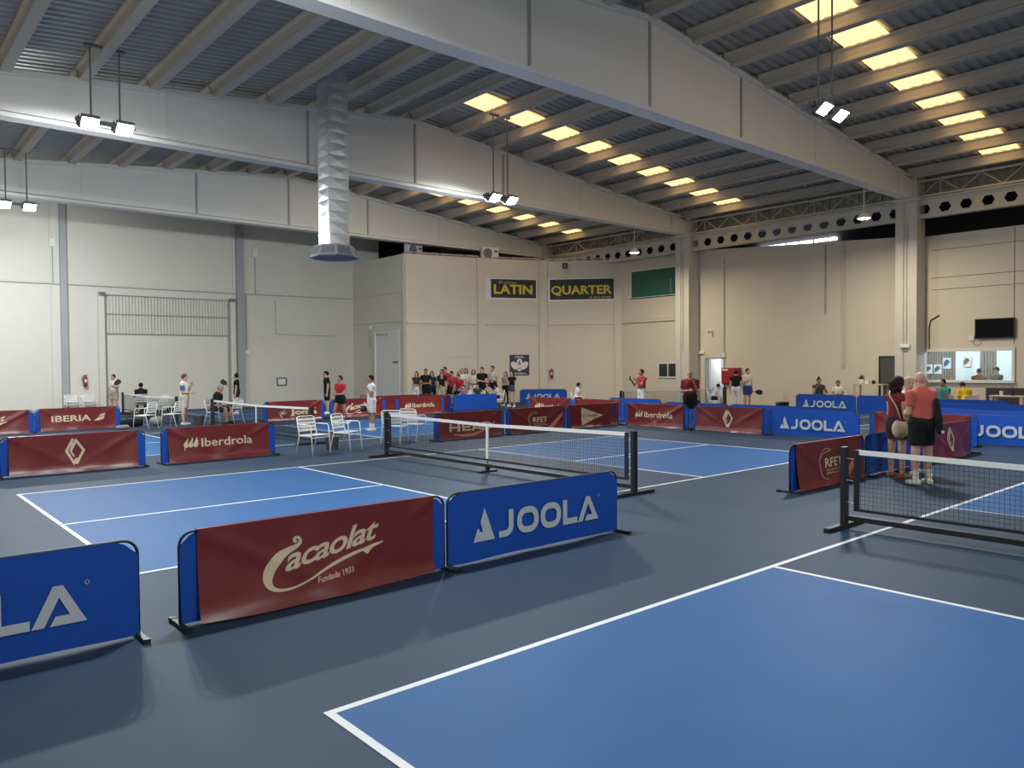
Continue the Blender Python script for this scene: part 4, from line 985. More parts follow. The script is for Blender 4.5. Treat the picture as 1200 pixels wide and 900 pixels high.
# ------------------------------------------------------------------ people
def surface_nets(F, org, h):
    ins = F < 0
    nx, ny, nz = F.shape
    acc = np.zeros((nx-1, ny-1, nz-1, 3), np.float32); cnt = np.zeros((nx-1, ny-1, nz-1), np.float32)
    G = np.indices(F.shape, dtype=np.float32).transpose(1, 2, 3, 0)
    quads = []
    cross = []
    for ax in range(3):
        a = [slice(None)]*3; b = [slice(None)]*3; a[ax] = slice(0, -1); b[ax] = slice(1, None); a = tuple(a); b = tuple(b)
        c = ins[a] != ins[b]; cross.append(c)
        I = np.argwhere(c)
        if len(I) == 0: continue
        fa = F[a][c]; fb = F[b][c]; t = fa/(fa-fb)
        P = I.astype(np.float32); P[:, ax] += t
        o1, o2 = [q for q in range(3) if q != ax]
        for d1 in (0, -1):
            for d2 in (0, -1):
                J = I.copy(); J[:, o1] += d1; J[:, o2] += d2
                ok = (J[:, 0] >= 0) & (J[:, 1] >= 0) & (J[:, 2] >= 0) & (J[:, 0] < nx-1) & (J[:, 1] < ny-1) & (J[:, 2] < nz-1)
                Jk = J[ok]; np.add.at(acc, (Jk[:, 0], Jk[:, 1], Jk[:, 2]), P[ok]); np.add.at(cnt, (Jk[:, 0], Jk[:, 1], Jk[:, 2]), 1)
    act = cnt > 0; idx = -np.ones(act.shape, np.int64); idx[act] = np.arange(act.sum())
    V = acc[act]/cnt[act][:, None]*h+np.array(org, np.float32)
    for ax in range(3):
        c = cross[ax]; I = np.argwhere(c)
        o1, o2 = [q for q in range(3) if q != ax]
        I = I[(I[:, o1] > 0) & (I[:, o2] > 0)]
        dims = act.shape
        I = I[(I[:, o1] < dims[o1]) & (I[:, o2] < dims[o2])]
        if len(I) == 0: continue
        def cell(d1, d2):
            J = I.copy(); J[:, o1] += d1; J[:, o2] += d2; return idx[J[:, 0], J[:, 1], J[:, 2]]
        q = np.stack([cell(-1, -1), cell(0, -1), cell(0, 0), cell(-1, 0)], 1)
        s = ins[I[:, 0], I[:, 1], I[:, 2]]
        if ax == 1: s = ~s
        q[~s] = q[~s][:, ::-1]
        quads.append(q[(q >= 0).all(1)])
    return V, np.concatenate(quads) if quads else np.zeros((0, 4), int)
class SDF:
    def __init__(s): s.pr = []; s.cuts = []
    def cone(s, a, b, r1, r2, k=0.02, front=None, kf=1.0, flat=False, ext=0.0):
        s.pr.append(('c', np.array(a, float), np.array(b, float), r1, r2, k, None if front is None else np.array(front, float), kf, flat)); return s
    def ell(s, c, r, k=0.02, R=None):
        s.pr.append(('e', np.array(c, float), np.array(r, float), k, R)); return s
    def cut(s, p, n):       # removes the side n points to
        s.cuts.append(('p', np.array(p, float), np.array(n, float))); return s
    def hole(s, c, r): s.cuts.append(('s', np.array(c, float), np.array(r, float))); return s
    def mesh(s, name, m, parent, h=0.016):
        lo = np.full(3, 1e9); hi = -lo
        bb = []
        for p in s.pr:
            if p[0] == 'c': R_ = max(p[3], p[4]); l = np.minimum(p[1], p[2])-R_; u = np.maximum(p[1], p[2])+R_; k = p[5]
            else: R_ = p[2].max() if p[4] is not None else p[2]; l = p[1]-R_; u = p[1]+R_; k = p[3]
            bb.append((l-k-2*h, u+k+2*h)); lo = np.minimum(lo, l); hi = np.maximum(hi, u)
        lo -= 2.5*h; hi += 2.5*h
        n = np.ceil((hi-lo)/h).astype(int)+1
        F = np.full(n, 1.0, np.float32)
        gx = [lo[i]+h*np.arange(n[i]) for i in range(3)]
        for p, (l, u) in zip(s.pr, bb):
            i0 = np.maximum(0, np.floor((l-lo)/h).astype(int)); i1 = np.minimum(n, np.ceil((u-lo)/h).astype(int)+1)
            X, Y, Z = np.meshgrid(*[gx[i][i0[i]:i1[i]] for i in range(3)], indexing='ij')
            Q = np.stack([X, Y, Z], -1).astype(np.float32)
            if p[0] == 'c':
                _, a, b, r1, r2, k, fr, kf, flat = p
                ab = b-a; L2 = max(ab@ab, 1e-9); t0 = ((Q-a)@ab)/L2; t = np.clip(t0, 0, 1)
                d = Q-(a+t[..., None]*ab)
                dd = (d*d).sum(-1)
                if fr is not None: dd = dd+(kf*kf-1)*(d@fr)**2
                D = np.sqrt(dd)-(r1+t*(r2-r1))
                if flat:
                    L = math.sqrt(L2); q = Q-(a+t0[..., None]*ab); rad = np.sqrt((q*q).sum(-1))-(r1+np.clip(t0, 0, 1)*(r2-r1)); D = np.maximum(rad, (t0-1)*L)
                    D = np.maximum(D, -t0*L-0.04)
            else:
                _, c, r, k, Rm = p
                d = Q-c
                if Rm is not None: d = d@Rm
                q = d/r; ln = np.sqrt((q*q).sum(-1)); D = (ln-1)*r.min()
            S_ = F[i0[0]:i1[0], i0[1]:i1[1], i0[2]:i1[2]]
            hh = np.maximum(k-np.abs(S_-D), 0)/max(k, 1e-6)
            S_[...] = np.minimum(S_, D)-hh*hh*k*0.25
        if s.cuts:
            X, Y, Z = np.meshgrid(*gx, indexing='ij'); Q = np.stack([X, Y, Z], -1)
            for c in s.cuts:
                if c[0] == 'p': F = np.maximum(F, ((Q-c[1])@(c[2]/np.linalg.norm(c[2]))).astype(np.float32))
                else:
                    q = (Q-c[1])/c[2]; F = np.maximum(F, -((np.sqrt((q*q).sum(-1))-1)*c[2].min()).astype(np.float32))
        V, Fq = surface_nets(F, lo, h)
        me = bpy.data.meshes.new(name); me.from_pydata(V.tolist(), [], Fq.tolist()); me.materials.append(m)
        me.polygons.foreach_set('use_smooth', [True]*len(me.polygons)); me.update()
        return link(name, me, parent)
def nrm(v): v = np.array(v, float); return v/np.linalg.norm(v)
SKIN = {'fair': (0.52, 0.31, 0.22), 'tan': (0.40, 0.22, 0.14), 'brown': (0.22, 0.11, 0.07)}
def skin(k): return mat('skin_'+k, SKIN[k], 0.55, noise=0.06, scale=20, spec=0.35)
def hairm(c): return mat('hair_%02x%02x%02x' % tuple(int(x*255) for x in c), c, 0.7, noise=0.3, scale=40, bump=0.4, spec=0.15)
DARK = (0.014, 0.010, 0.008); BROWN = (0.05, 0.026, 0.014); BLOND = (0.38, 0.24, 0.11); GREY = (0.30, 0.27, 0.24)
ARM = {'down': ((0.14, 0.0, -1), (0.06, 0.14, -1)), 'crossed': ((0.16, 0.10, -1), (-0.85, 0.62, 0.10)), 'phone': ((0.10, 0.62, -0.75), (-0.25, 0.75, 0.72)),
       'chin': ((0.06, 0.30, -0.95), (-0.30, 0.42, 0.85)), 'lap': ((0.10, 0.25, -0.95), (-0.30, 0.90, -0.25)), 'fore': ((0.20, 0.10, -0.95), (0.05, 0.95, 0.30)),
       'hip': ((0.55, -0.22, -0.80), (-0.65, 0.35, -0.55)), 'clasp': ((0.10, 0.10, -1), (-0.50, 0.85, -0.05)), 'head': ((0.75, 0.25, 0.45), (-0.75, 0.0, 0.55)),
       'back': ((0.12, -0.18, -1), (-0.1, 0.05, -1)), 'knee': ((0.18, 0.45, -0.85), (-0.05, 0.75, -0.55)), 'out': ((0.25, 0.35, -0.9), (0.3, 0.9, -0.1))}
NPEOPLE = [0]
def person(label, loc, facing, H=1.75, arms=('down', 'down'), legs='stand', lean=0.0, twist=0.0, look=(0.0, 0.0), fem=False, build=1.0,
           shirt=(0.3, 0.3, 0.3), sleeve=0.5, bottom=(0.05, 0.05, 0.05), leglen=0.55, shoe=(0.7, 0.7, 0.7), sk='fair', hair='short', hc=DARK, sock=None,
           h=0.019, hh=0.009, seat=0.455, group=None, strap=None):
    """facing: world heading in degrees (0 = +X). local frame: x right, y forward, z up"""
    s = H/1.75
    root = empty('person', (loc[0], loc[1], loc[2] if len(loc) > 2 else 0.0), math.radians(facing)-PI/2)
    tag(root, label, 'person', group)
    S3 = lambda v: np.array(v, float)*s
    hipw = 0.095 if fem else 0.088; shw = 0.158 if fem else 0.178; shw *= (0.5+0.5*build)
    tl, cl = 0.43, 0.43
    LEG = {'stand': (((0.05, 0.02, -1), (0.02, -0.03, -1)), ((0.05, 0.0, -1), (0.02, -0.02, -1))),
           'wide': (((0.17, 0.02, -1), (0.06, -0.03, -1)), ((0.17, 0.0, -1), (0.06, -0.02, -1))),
           'walk': (((0.02, 0.42, -1), (0.0, -0.12, -1)), ((0.02, -0.20, -1), (0.0, -0.50, -1))),
           'rest': (((0.05, 0.16, -1), (0.05, -0.12, -1)), ((0.03, -0.03, -1), (0.0, -0.02, -1))),
           'sit': (((0.18, 1, -0.04), (0.02, 0.05, -1)), ((0.18, 1, -0.04), (0.02, -0.05, -1))),
           'sit_wide': (((0.42, 1, -0.04), (0.02, 0.10, -1)), ((0.42, 1, -0.04), (0.02, 0.02, -1)))}[legs]
    J = {}
    sit = legs.startswith('sit')
    low = 0
    for side, sg in (('r', 1), ('l', -1)):
        th, ca = LEG[0 if side == 'r' else 1]
        hp = np.array((sg*hipw, 0, 0)); kn = hp+nrm((th[0]*sg, th[1], th[2]))*tl; an = kn+nrm((ca[0]*sg, ca[1], ca[2]))*cl
        J['hip'+side], J['kn'+side], J['an'+side] = hp, kn, an; low = min(low, an[2])
    pz = (-low+0.085)
    if sit:
        pz = (seat+0.085*s)/s
        for side in 'rl':
            an = J['an'+side]; kn = J['kn'+side]; need = pz+kn[2]-0.085
            if need < cl: an[2] = kn[2]-need; 
            J['an'+side] = an
    off = np.array((0, 0, pz))
    for k in list(J): J[k] = J[k]+off
    cl_, sl_ = math.cos(lean), math.sin(lean); ct, st_ = math.cos(twist), math.sin(twist)
    def T(v):                   # torso frame -> local
        x, y, z = v; x, y = x*ct-y*st_, x*st_+y*ct
        return np.array((x, y*cl_+z*sl_, -y*sl_+z*cl_))+off
    pel = T((0, 0, 0.02)); wa = T((0, 0.0, 0.17)); ch = T((0, 0.01, 0.36)); nb = T((0, -0.01, 0.515)); hc_ = T((0, 0.025, 0.665))
    fr = nrm(T((0, 1, 0))-off); side_v = nrm(T((1, 0, 0))-off); upv = nrm(T((0, 0, 1))-off)
    # head frame
    yw, pt = look
    hf = nrm(fr*math.cos(yw)+side_v*math.sin(yw)); hf = nrm(hf+np.array((0, 0, pt))); hr = nrm(np.cross(hf, (0, 0, 1))); hu = np.cross(hr, hf)
    HR = np.stack([hr, hf, hu], 1)
    def HD(v): return hc_+HR@np.array(v)
    B = SDF()
    bw = build
    tor = [(pel, wa, 0.155*bw if not fem else 0.165*bw, 0.135*bw if not fem else 0.118*bw, 1.38), (wa, ch, 0.135*bw if not fem else 0.118*bw, 0.158*bw if not fem else 0.138*bw, 1.36)]
    for a, b, r1, r2, kf in tor: B.cone(S3(a), S3(b), r1*s, r2*s, 0.05*s, fr, kf)
    shl = {}
    for side, sg in (('r', 1), ('l', -1)):
        sh = T((sg*shw, -0.005, 0.440)); shl[side] = sh
        B.cone(S3(ch*0.55+nb*0.45), S3(sh), 0.085*s*bw, 0.060*s*bw, 0.05*s, fr, 1.15)
    B.cone(S3(nb), S3(hc_-hu*0.05), 0.058*s, 0.052*s, 0.03*s)
    B.cone(S3(ch), S3(nb), 0.12*s*bw, 0.065*s, 0.05*s, fr, 1.3)
    # arms
    hands = []
    for side, sg, pose in (('r', 1, arms[0]), ('l', -1, arms[1])):
        U, Fo = ARM[pose] if isinstance(pose, str) else pose
        tv = lambda v: nrm(T((v[0]*sg, v[1], v[2]))-off)
        sh = shl[side]; el = sh+tv(U)*0.285; wr = el+tv(Fo)*0.25
        J['sh'+side], J['el'+side], J['wr'+side] = sh, el, wr
        B.cone(S3(sh), S3(el), 0.052*s*bw, 0.040*s*bw, 0.03*s); B.cone(S3(el), S3(wr), 0.041*s*bw, 0.027*s, 0.02*s)
        B.cone(S3(wr), S3(wr+tv(Fo)*0.035), 0.027*s, 0.028*s, 0.015*s)
        hands.append((side, sg, wr, tv(Fo), tv(U)))
    # legs
    for side in 'rl':
        B.cone(S3(J['hip'+side]), S3(J['kn'+side]), 0.090*s*bw, 0.055*s*bw, 0.04*s); B.cone(S3(J['kn'+side]), S3(J['kn'+side]*0.68+J['an'+side]*0.32), 0.055*s*bw, 0.058*s*bw, 0.025*s)
        B.cone(S3(J['kn'+side]*0.68+J['an'+side]*0.32), S3(J['an'+side]), 0.057*s*bw, 0.036*s, 0.02*s)
    B.cone(S3(J['hipr']), S3(J['hipl']), 0.10*s*bw, 0.10*s*bw, 0.04*s)
    # head
    B.ell(S3(HD((0, 0, 0.022))), np.array((0.074, 0.094, 0.098))*s, 0.02*s, HR); B.ell(S3(HD((0, 0.028, -0.058))), np.array((0.052, 0.058, 0.058))*s, 0.03*s, HR)
    B.cone(S3(HD((0, 0.090, 0.012))), S3(HD((0, 0.112, -0.026))), 0.010*s, 0.017*s, 0.012*s)
    for sg in (1, -1): B.ell(S3(HD((sg*0.077, -0.005, 0.0))), np.array((0.012, 0.022, 0.034))*s, 0.008*s, HR)
    B.ell(S3(HD((0, 0.082, -0.062))), np.array((0.026, 0.012, 0.009))*s, 0.008*s, HR)
    body = B.mesh('body', skin(sk), root, h*s)
    # hands with five fingers, joined into the body mesh
    bm = bmesh.new(); bm.from_mesh(body.data)
    for side, sg, wr, fd, ud in hands:
        nrm_p = np.cross(fd, np.cross(fd, ud)); nl = np.linalg.norm(nrm_p)
        inw = -side_v*sg
        pn = inw-fd*(inw@fd)
        if np.linalg.norm(pn) < 0.35: pn = -upv-fd*((-upv)@fd)
        pn = nrm(pn); lat = np.cross(fd, pn)
        if lat@fr < 0 and abs(fd[2]) > 0.5: lat = -lat      # thumb side forward
        elif abs(fd[2]) <= 0.5 and lat[2] < 0: lat = -lat
        Hd = SDF()
        o = wr+fd*0.015
        Hd.cone(S3(o), S3(o+fd*0.075), 0.030*s, 0.040*s, 0.012*s, pn, 2.2)
        for q, (lx, ln) in enumerate(((0.030, 0.070), (0.011, 0.080), (-0.009, 0.074), (-0.028, 0.058))):
            p0 = o+fd*0.078+lat*lx; d1 = nrm(fd+pn*0.25); p1 = p0+d1*ln*0.55; d2 = nrm(fd+pn*0.85); p2 = p1+d2*ln*0.50
            Hd.cone(S3(p0), S3(p1), 0.0088*s, 0.0082*s, 0.004*s); Hd.cone(S3(p1), S3(p2), 0.0082*s, 0.0068*s, 0.003*s)
        p0 = o+fd*0.020+lat*0.028; p1 = p0+nrm(fd*0.7+lat*0.7+pn*0.3)*0.042; p2 = p1+nrm(fd+lat*0.1+pn*0.3)*0.034
        Hd.cone(S3(p0), S3(p1), 0.013*s, 0.0105*s, 0.008*s); Hd.cone(S3(p1), S3(p2), 0.0105*s, 0.008*s, 0.004*s)
        t_ = Hd.mesh('hand', skin(sk), root, hh*s); bm.from_mesh(t_.data); md = t_.data; bpy.data.objects.remove(t_); bpy.data.meshes.remove(md)
    for f_ in bm.faces: f_.smooth = True
    bm.to_mesh(body.data); bm.free()
    # garments
    inf = 0.016
    if shirt is not None:
        G = SDF()
        hem = -0.02 if not sit else 0.0
        G.cone(S3(T((0, 0, hem-0.02))), S3(wa), (0.158*bw+inf)*s if not fem else (0.160*bw+inf)*s, ((0.140 if not fem else 0.122)*bw+inf)*s, 0.05*s, fr, 1.28)
        for a, b, r1, r2, kf in tor[1:]: G.cone(S3(a), S3(b), (r1+inf)*s, (r2+inf)*s, 0.05*s, fr, 1.28)
        G.cone(S3(ch), S3(nb), (0.12*bw+inf)*s, 0.080*s, 0.05*s, fr, 1.25)
        for side in 'rl':
            G.cone(S3(ch*0.55+nb*0.45), S3(shl[side]), (0.085*bw+inf)*s, (0.060*bw+inf*0.8)*s, 0.05*s, fr, 1.1)
            if sleeve > 0:
                e_ = shl[side]*(1-sleeve)+J['el'+side]*sleeve
                G.cone(S3(shl[side]), S3(e_), (0.052*bw+inf*0.7)*s, (0.050*bw+inf)*s, 0.045*s, flat=True)
        G.cut(S3(T((0, 0, hem))), -upv); G.hole(S3(T((0, 0.035, 0.575))), np.array((0.082, 0.082, 0.085))*s)
        G.mesh('shirt', cloth(shirt), root, h*s*0.95)
    if bottom is not None:
        G = SDF(); G.cone(S3(pel+upv*0.06), S3(pel-upv*0.02), (0.150*bw+inf)*s if not fem else (0.158*bw+inf)*s, (0.158*bw+inf)*s if not fem else (0.168*bw+inf)*s, 0.04*s, fr, 1.30)
        for side in 'rl':
            hp, kn, an = J['hip'+side], J['kn'+side], J['an'+side]
            if leglen <= 1.0:
                e_ = hp*(1-leglen)+kn*leglen; G.cone(S3(hp), S3(e_), (0.096*bw+inf)*s, (0.084*bw+inf)*s, 0.05*s, flat=True)
            else:
                u = leglen-1.0; G.cone(S3(hp), S3(kn), (0.094*bw+inf)*s, (0.060*bw+inf)*s, 0.05*s); G.cone(S3(kn), S3(kn*(1-u)+an*u), (0.062*bw+inf)*s, (0.050+inf)*s, 0.03*s, flat=True)
        G.cut(S3(pel+upv*0.10), upv)
        G.mesh('trousers' if leglen > 1 else 'shorts', cloth(bottom), root, h*s*0.95)
    for side in 'rl':
        an = J['an'+side]; kn = J['kn'+side]
        sg = 1 if side == 'r' else -1
        fdv = nrm((0.16*sg, 1, 0)); zf = an[2]-0.085
        if sock is not None:
            K = SDF(); u = 0.30; K.cone(S3(an*(1-u)+kn*u), S3(an-np.array((0, 0, 0.02))), 0.052*s, 0.044*s, 0.01*s, flat=False); K.mesh('sock', cloth(sock), root, h*s*0.8)
        Fo_ = SDF(); a0 = np.array((an[0], an[1], zf+0.038))-fdv*0.045; a1 = np.array((an[0], an[1], zf+0.030))+fdv*0.135
        Fo_.cone(S3(a0), S3(a0*0.45+a1*0.55), 0.044*s, 0.047*s, 0.02*s); Fo_.cone(S3(a0*0.45+a1*0.55), S3(a1), 0.047*s, 0.036*s, 0.02*s)
        Fo_.cone(S3(a0+np.array((0, 0, 0.01))), S3(an-np.array((0, 0, 0.005))), 0.044*s, 0.043*s, 0.02*s)
        Fo_.cut(S3((an[0], an[1], zf+0.001)), (0, 0, -1)); Fo_.cut(S3((an[0], an[1], zf+0.10)), (0, 0, 1))
        Fo_.mesh('shoe', cloth(shoe), root, h*s*0.7)
    # hair
    if hair:
        K = SDF(); r = {'short': 0.010, 'curly': 0.030, 'long': 0.014, 'pony': 0.012, 'bun': 0.012, 'crop': 0.004, 'cap': 0.012, 'fringe': 0.016}.get(hair, 0.01)
        K.ell(S3(HD((0, -0.012, 0.032))), np.array((0.078+r, 0.092+r, 0.094+r))*s, 0.02*s, HR)
        if hair in ('long', 'curly'):
            w_ = 0.055 if hair == 'long' else 0.085
            K.cone(S3(HD((0, -0.060, 0.0))), S3(HD((0, -0.085, -0.10 if hair == 'curly' else -0.24))), w_*s*1.1, w_*0.75*s, 0.04*s)
            for sg in (1, -1): K.cone(S3(HD((sg*0.06, -0.03, 0.02))), S3(HD((sg*0.085, -0.045, -0.11 if hair == 'curly' else -0.20))), 0.038*s, 0.030*s, 0.03*s)
            if hair == 'curly':
                rd = random.Random(5)
                for _ in range(26):
                    a_ = rd.uniform(0.2, PI-0.2)+PI; el_ = rd.uniform(-0.9, 1.2)
                    K.ell(S3(HD((0.115*math.cos(a_)*math.cos(el_), 0.125*math.sin(a_)*math.cos(el_)-0.02, 0.11*math.sin(el_)-0.01))), np.array((0.028, 0.028, 0.028))*s, 0.008*s)
        if hair == 'pony': K.ell(S3(HD((0, -0.115, 0.05))), np.array((0.025,)*3)*s, 0.015*s); K.cone(S3(HD((0, -0.12, 0.05))), S3(HD((0, -0.15, -0.14))), 0.030*s, 0.014*s, 0.02*s)
        if hair == 'bun': K.ell(S3(HD((0, -0.04, 0.155))), np.array((0.042, 0.042, 0.036))*s, 0.01*s)
        if hair in ('long', 'curly', 'pony', 'bun'): K.cut(S3(HD((0, 0.050, 0.062))), HR@np.array((0, 0.95, -0.32)))
        else: K.cut(S3(HD((0, 0.060 if hair != 'fringe' else 0.078, 0.052 if hair != 'fringe' else 0.03))), HR@np.array((0, 0.85, -0.53)))
        if hair in ('short', 'crop', 'fringe', 'cap', 'bun', 'pony'): K.cut(S3(HD((0, -0.06, -0.055))), HR@np.array((0, -0.15, -1.0)))
        K.mesh('hair', hairm(hc), root, h*s*0.8)
        if hair == 'cap':
            K = SDF(); K.cone(S3(HD((0, 0.05, 0.075))), S3(HD((0, 0.155, 0.062))), 0.062*s, 0.05*s, 0.01*s, hu, 5.0); K.mesh('cap_peak', hairm(hc), root, h*s*0.7)
    # eyes
    for sg in (1, -1):
        c = HD((sg*0.030, 0.083, 0.012)); MB().ell(S3(c), (0.011*s, 0.011*s, 0.008*s), 8, 6).build('eye', M_BLACK, root, True)
    NPEOPLE[0] += 1
    return root, J, (lambda v: S3(v)), T
WH = (0.70, 0.68, 0.64); BK = (0.012, 0.012, 0.014); RD = (0.42, 0.03, 0.03); MR = (0.20, 0.025, 0.03); KH = (0.40, 0.35, 0.26); NV = (0.02, 0.03, 0.07)
CROWD = 'spectators gathered behind the blue barrier'
# the three talking beside the near net
NH, NHH = 0.0125, 0.0065
manred = person('bald man in a salmon shirt and black shorts, back turned, by the near net', (10.62, 1.0), 62, 1.76, ('down', 'clasp'), 'stand', lean=0.02, look=(0.15, 0.0), build=1.10,
       shirt=(0.56, 0.12, 0.10), sleeve=0.62, bottom=BK, leglen=0.78, shoe=(0.62, 0.62, 0.50), sk='fair', hair=None, sock=WH, h=NH, hh=NHH)
woman = person('woman with curly dark hair in a maroon top, carrying a cream bag', (11.05, 1.55), -25, 1.66, ('down', 'clasp'), 'stand', fem=True, look=(0.0, 0.0), build=1.02,
       shirt=(0.17, 0.03, 0.025), sleeve=0.12, bottom=(0.035, 0.028, 0.04), leglen=0.62, shoe=(0.20, 0.10, 0.05), sk='fair', hair='curly', hc=(0.022, 0.012, 0.010), h=NH, hh=NHH)
third = person('person in a white and maroon shirt half hidden by the bald man', (11.60, 1.37), 205, 1.64, ('down', 'clasp'), 'rest', fem=True, build=1.0,
       shirt=(0.62, 0.55, 0.54), sleeve=0.7, bottom=BK, leglen=0.7, shoe=WH, sk='fair', hair='long', hc=BLOND, h=NH, hh=NHH)
def put(name, b, m, root, label=None, cat=None, smooth=False):
    """a thing carried by a person: top-level, placed in the person's own frame"""
    o = b.build(name, m, None, smooth, loc=root.location, rz=root.rotation_euler[2])
    if label: tag(o, label, cat)
    return o
# cream bag of the curly-haired woman, with strap
root, J, S3, T = woman
e = empty('shoulder_bag', root.location, root.rotation_euler[2]); tag(e, 'cream drawstring bag hanging at the hip of the curly-haired woman', 'bag')
b = MB(); b.ell((0.20, -0.12, 0.82), (0.10, 0.14, 0.16), 16, 10); b.build('pouch', cloth((0.52, 0.43, 0.28)), e, True)
MB().tube([(0.20, -0.10, 0.96), (0.13, -0.13, 1.18), (0.0, -0.15, 1.36), (-0.12, -0.03, 1.42), (-0.10, 0.12, 1.25)], 0.012, 6).build('strap', cloth((0.52, 0.43, 0.28)), e, True)
MB().lathe([(0.06, 0), (0.075, 0.015), (0.06, 0.03)], (0.20, -0.11, 0.95), 12).build('drawn_neck', cloth((0.05, 0.03, 0.03)), e)
# dark jacket over the bald man's arm
root, J, S3, T = manred
e = empty('jacket', root.location, root.rotation_euler[2]); tag(e, 'black jacket tucked under the right arm of the bald man', 'jacket')
G = SDF(); G.cone((0.15, -0.13, 1.30), (0.17, -0.15, 1.02), 0.045, 0.066, 0.03, np.array((0, 1.0, 0)), 1.8); G.cone((0.17, -0.15, 1.02), (0.19, -0.15, 0.84), 0.066, 0.06, 0.03, np.array((0, 1.0, 0)), 2.0)
G.mesh('cloth_fold', cloth((0.018, 0.018, 0.026)), e, 0.012)
MB().bevbox(0.19, 0.23, -0.20, -0.186, 0.80, 0.84, 0.003).build('tag', M_WHITE, e)
# maroon panels on the third person's shirt
root, J, S3, T = third
for sd in 'rl':
    G = SDF(); sh, el = J['sh'+sd], J['el'+sd]; G.cone(S3(sh), S3(sh*0.28+el*0.72), 0.074, 0.074, 0.01, flat=True); G.mesh('sleeve', cloth(MR), root, 0.013)

# paddles and phones
def paddle(pt, d, up, label, m=M_BLACK):
    d = Vector(d).normalized(); u = Vector(up); u = (u-d*u.dot(d)).normalized(); n = d.cross(u)
    e = empty('paddle', pt); tag(e, label, 'paddle'); e.rotation_mode = 'QUATERNION'; e.rotation_quaternion = Matrix((u, n, d)).transposed().to_quaternion()
    pts = [(0.018, 0.10), (0.06, 0.14), (0.098, 0.20), (0.10, 0.34), (0.075, 0.385), (0.0, 0.40)]; pts = pts+[(-x, z) for x, z in pts[::-1][1:]]
    MB().prism(pts, 'y', -0.007, 0.007).build('face', m, e); MB().tube([(0, 0, -0.03), (0, 0, 0.12)], 0.015, 8).build('grip', M_DGREY, e)
def world_of(root, p): 
    a = root.rotation_euler[2]; return Vector((root.location.x+p[0]*math.cos(a)-p[1]*math.sin(a), root.location.y+p[0]*math.sin(a)+p[1]*math.cos(a), root.location.z+p[2]))
def hand_pos(P, side, ext=0.09):
    root, J, S3, T = P; w = J['wr'+side]; el = J['el'+side]; d = (w-el)/np.linalg.norm(w-el); return world_of(root, S3(w+d*ext)), d
def phone(P, side, label):
    root, J, S3, T = P; p, d = hand_pos(P, side, 0.11)
    o = MB().bevbox(-0.038, 0.038, -0.005, 0.005, -0.07, 0.08, 0.004).build('phone', M_BLACK, None, loc=p, rz=root.rotation_euler[2]); tag(o, label, 'phone')

# far-left group
p = person('woman in white shirt and khaki shorts holding up a paddle by the far wall', (6.63, 31.5), 215, 1.68, ('down', 'fore'), 'stand', fem=True, shirt=WH, sleeve=0.7, bottom=KH, leglen=0.75, shoe=BK, hair='short', hc=BROWN)
hp, d = hand_pos(p, 'l'); paddle(hp, (0.75, -0.2, 0.65), (0, 0, 1), 'dark paddle held up by the woman near the far wall')
person('dark-clad figure seated behind the far net', (7.42, 30.5), 75, 1.70, ('lap', 'lap'), 'sit', lean=0.10, shirt=BK, sleeve=1.0, bottom=BK, leglen=1.8, sk='brown', hc=DARK)
p6 = person('woman in white and blue shirt and khaki shorts, standing before white chairs', (6.65, 22.75), -35, 1.72, ('clasp', 'chin'), 'stand', fem=True, build=1.12, look=(0, -0.15), shirt=WH, sleeve=0.7, bottom=(0.50, 0.45, 0.36), leglen=0.85, shoe=WH, hair='short', hc=(0.12, 0.07, 0.035))
root, J, S3, T = p6
for sd in 'rl':
    G = SDF(); sh, el = J['sh'+sd], J['el'+sd]; G.cone(S3(sh), S3(sh*0.28+el*0.72), 0.078, 0.076, 0.01, flat=True); G.mesh('sleeve', cloth((0.06, 0.14, 0.32)), root, 0.016)
person('man in black with a red lanyard sitting on a white chair, elbow out', (7.45, 22.13), -38, 1.80, ('knee', 'hip'), 'sit_wide', lean=0.22, build=1.15, look=(-0.3, 0), shirt=BK, sleeve=0.7, bottom=BK, leglen=0.95, shoe=BK, hair='short', hc=GREY, sk='tan')
p8 = person('girl in black sports kit with a paddle beside the grey post', (10.24, 27.4), 150, 1.66, ('fore', 'down'), 'rest', fem=True, shirt=BK, sleeve=0.5, bottom=BK, leglen=0.45, shoe=WH, hair='bun', hc=DARK, sock=WH)
hp, d = hand_pos(p8, 'r'); paddle(hp, (-0.75, 0.1, 0.55), (0, 0, 1), 'black paddle held by the girl in black sports kit')
person('boy in black with one arm raised to his head, behind the girl in red', (12.79, 24.5), 160, 1.74, ('head', 'down'), 'stand', shirt=BK, sleeve=0.5, bottom=BK, leglen=0.9, hair='short')
person('girl in a red shirt and black shorts walking past the far script barrier', (10.35, 18.9), 200, 1.66, ('clasp', 'clasp'), 'walk', fem=True, shirt=(0.42, 0.03, 0.035), sleeve=0.5, bottom=BK, leglen=0.42, shoe=WH, hair='pony', hc=DARK, sock=BK, sk='tan')
p11 = person('boy in white shirt and white shorts, hand to mouth, by the middle net post', (9.8, 16.0), 165, 1.66, ('clasp', 'chin'), 'stand', shirt=WH, sleeve=0.6, bottom=WH, leglen=0.88, shoe=WH, hair='short', hc=DARK, sk='tan', sock=WH)
hp = world_of(p11[0], (0.02, 0.24, 0.66)); o = MB().ell((0, 0, 0), (0.10, 0.13, 0.09), 14, 9).build('cap_in_hand', M_BLACK, None, True, loc=hp); o.name = 'black_cap'; tag(o, 'black cap hanging from the hand of the boy in white', 'cap')
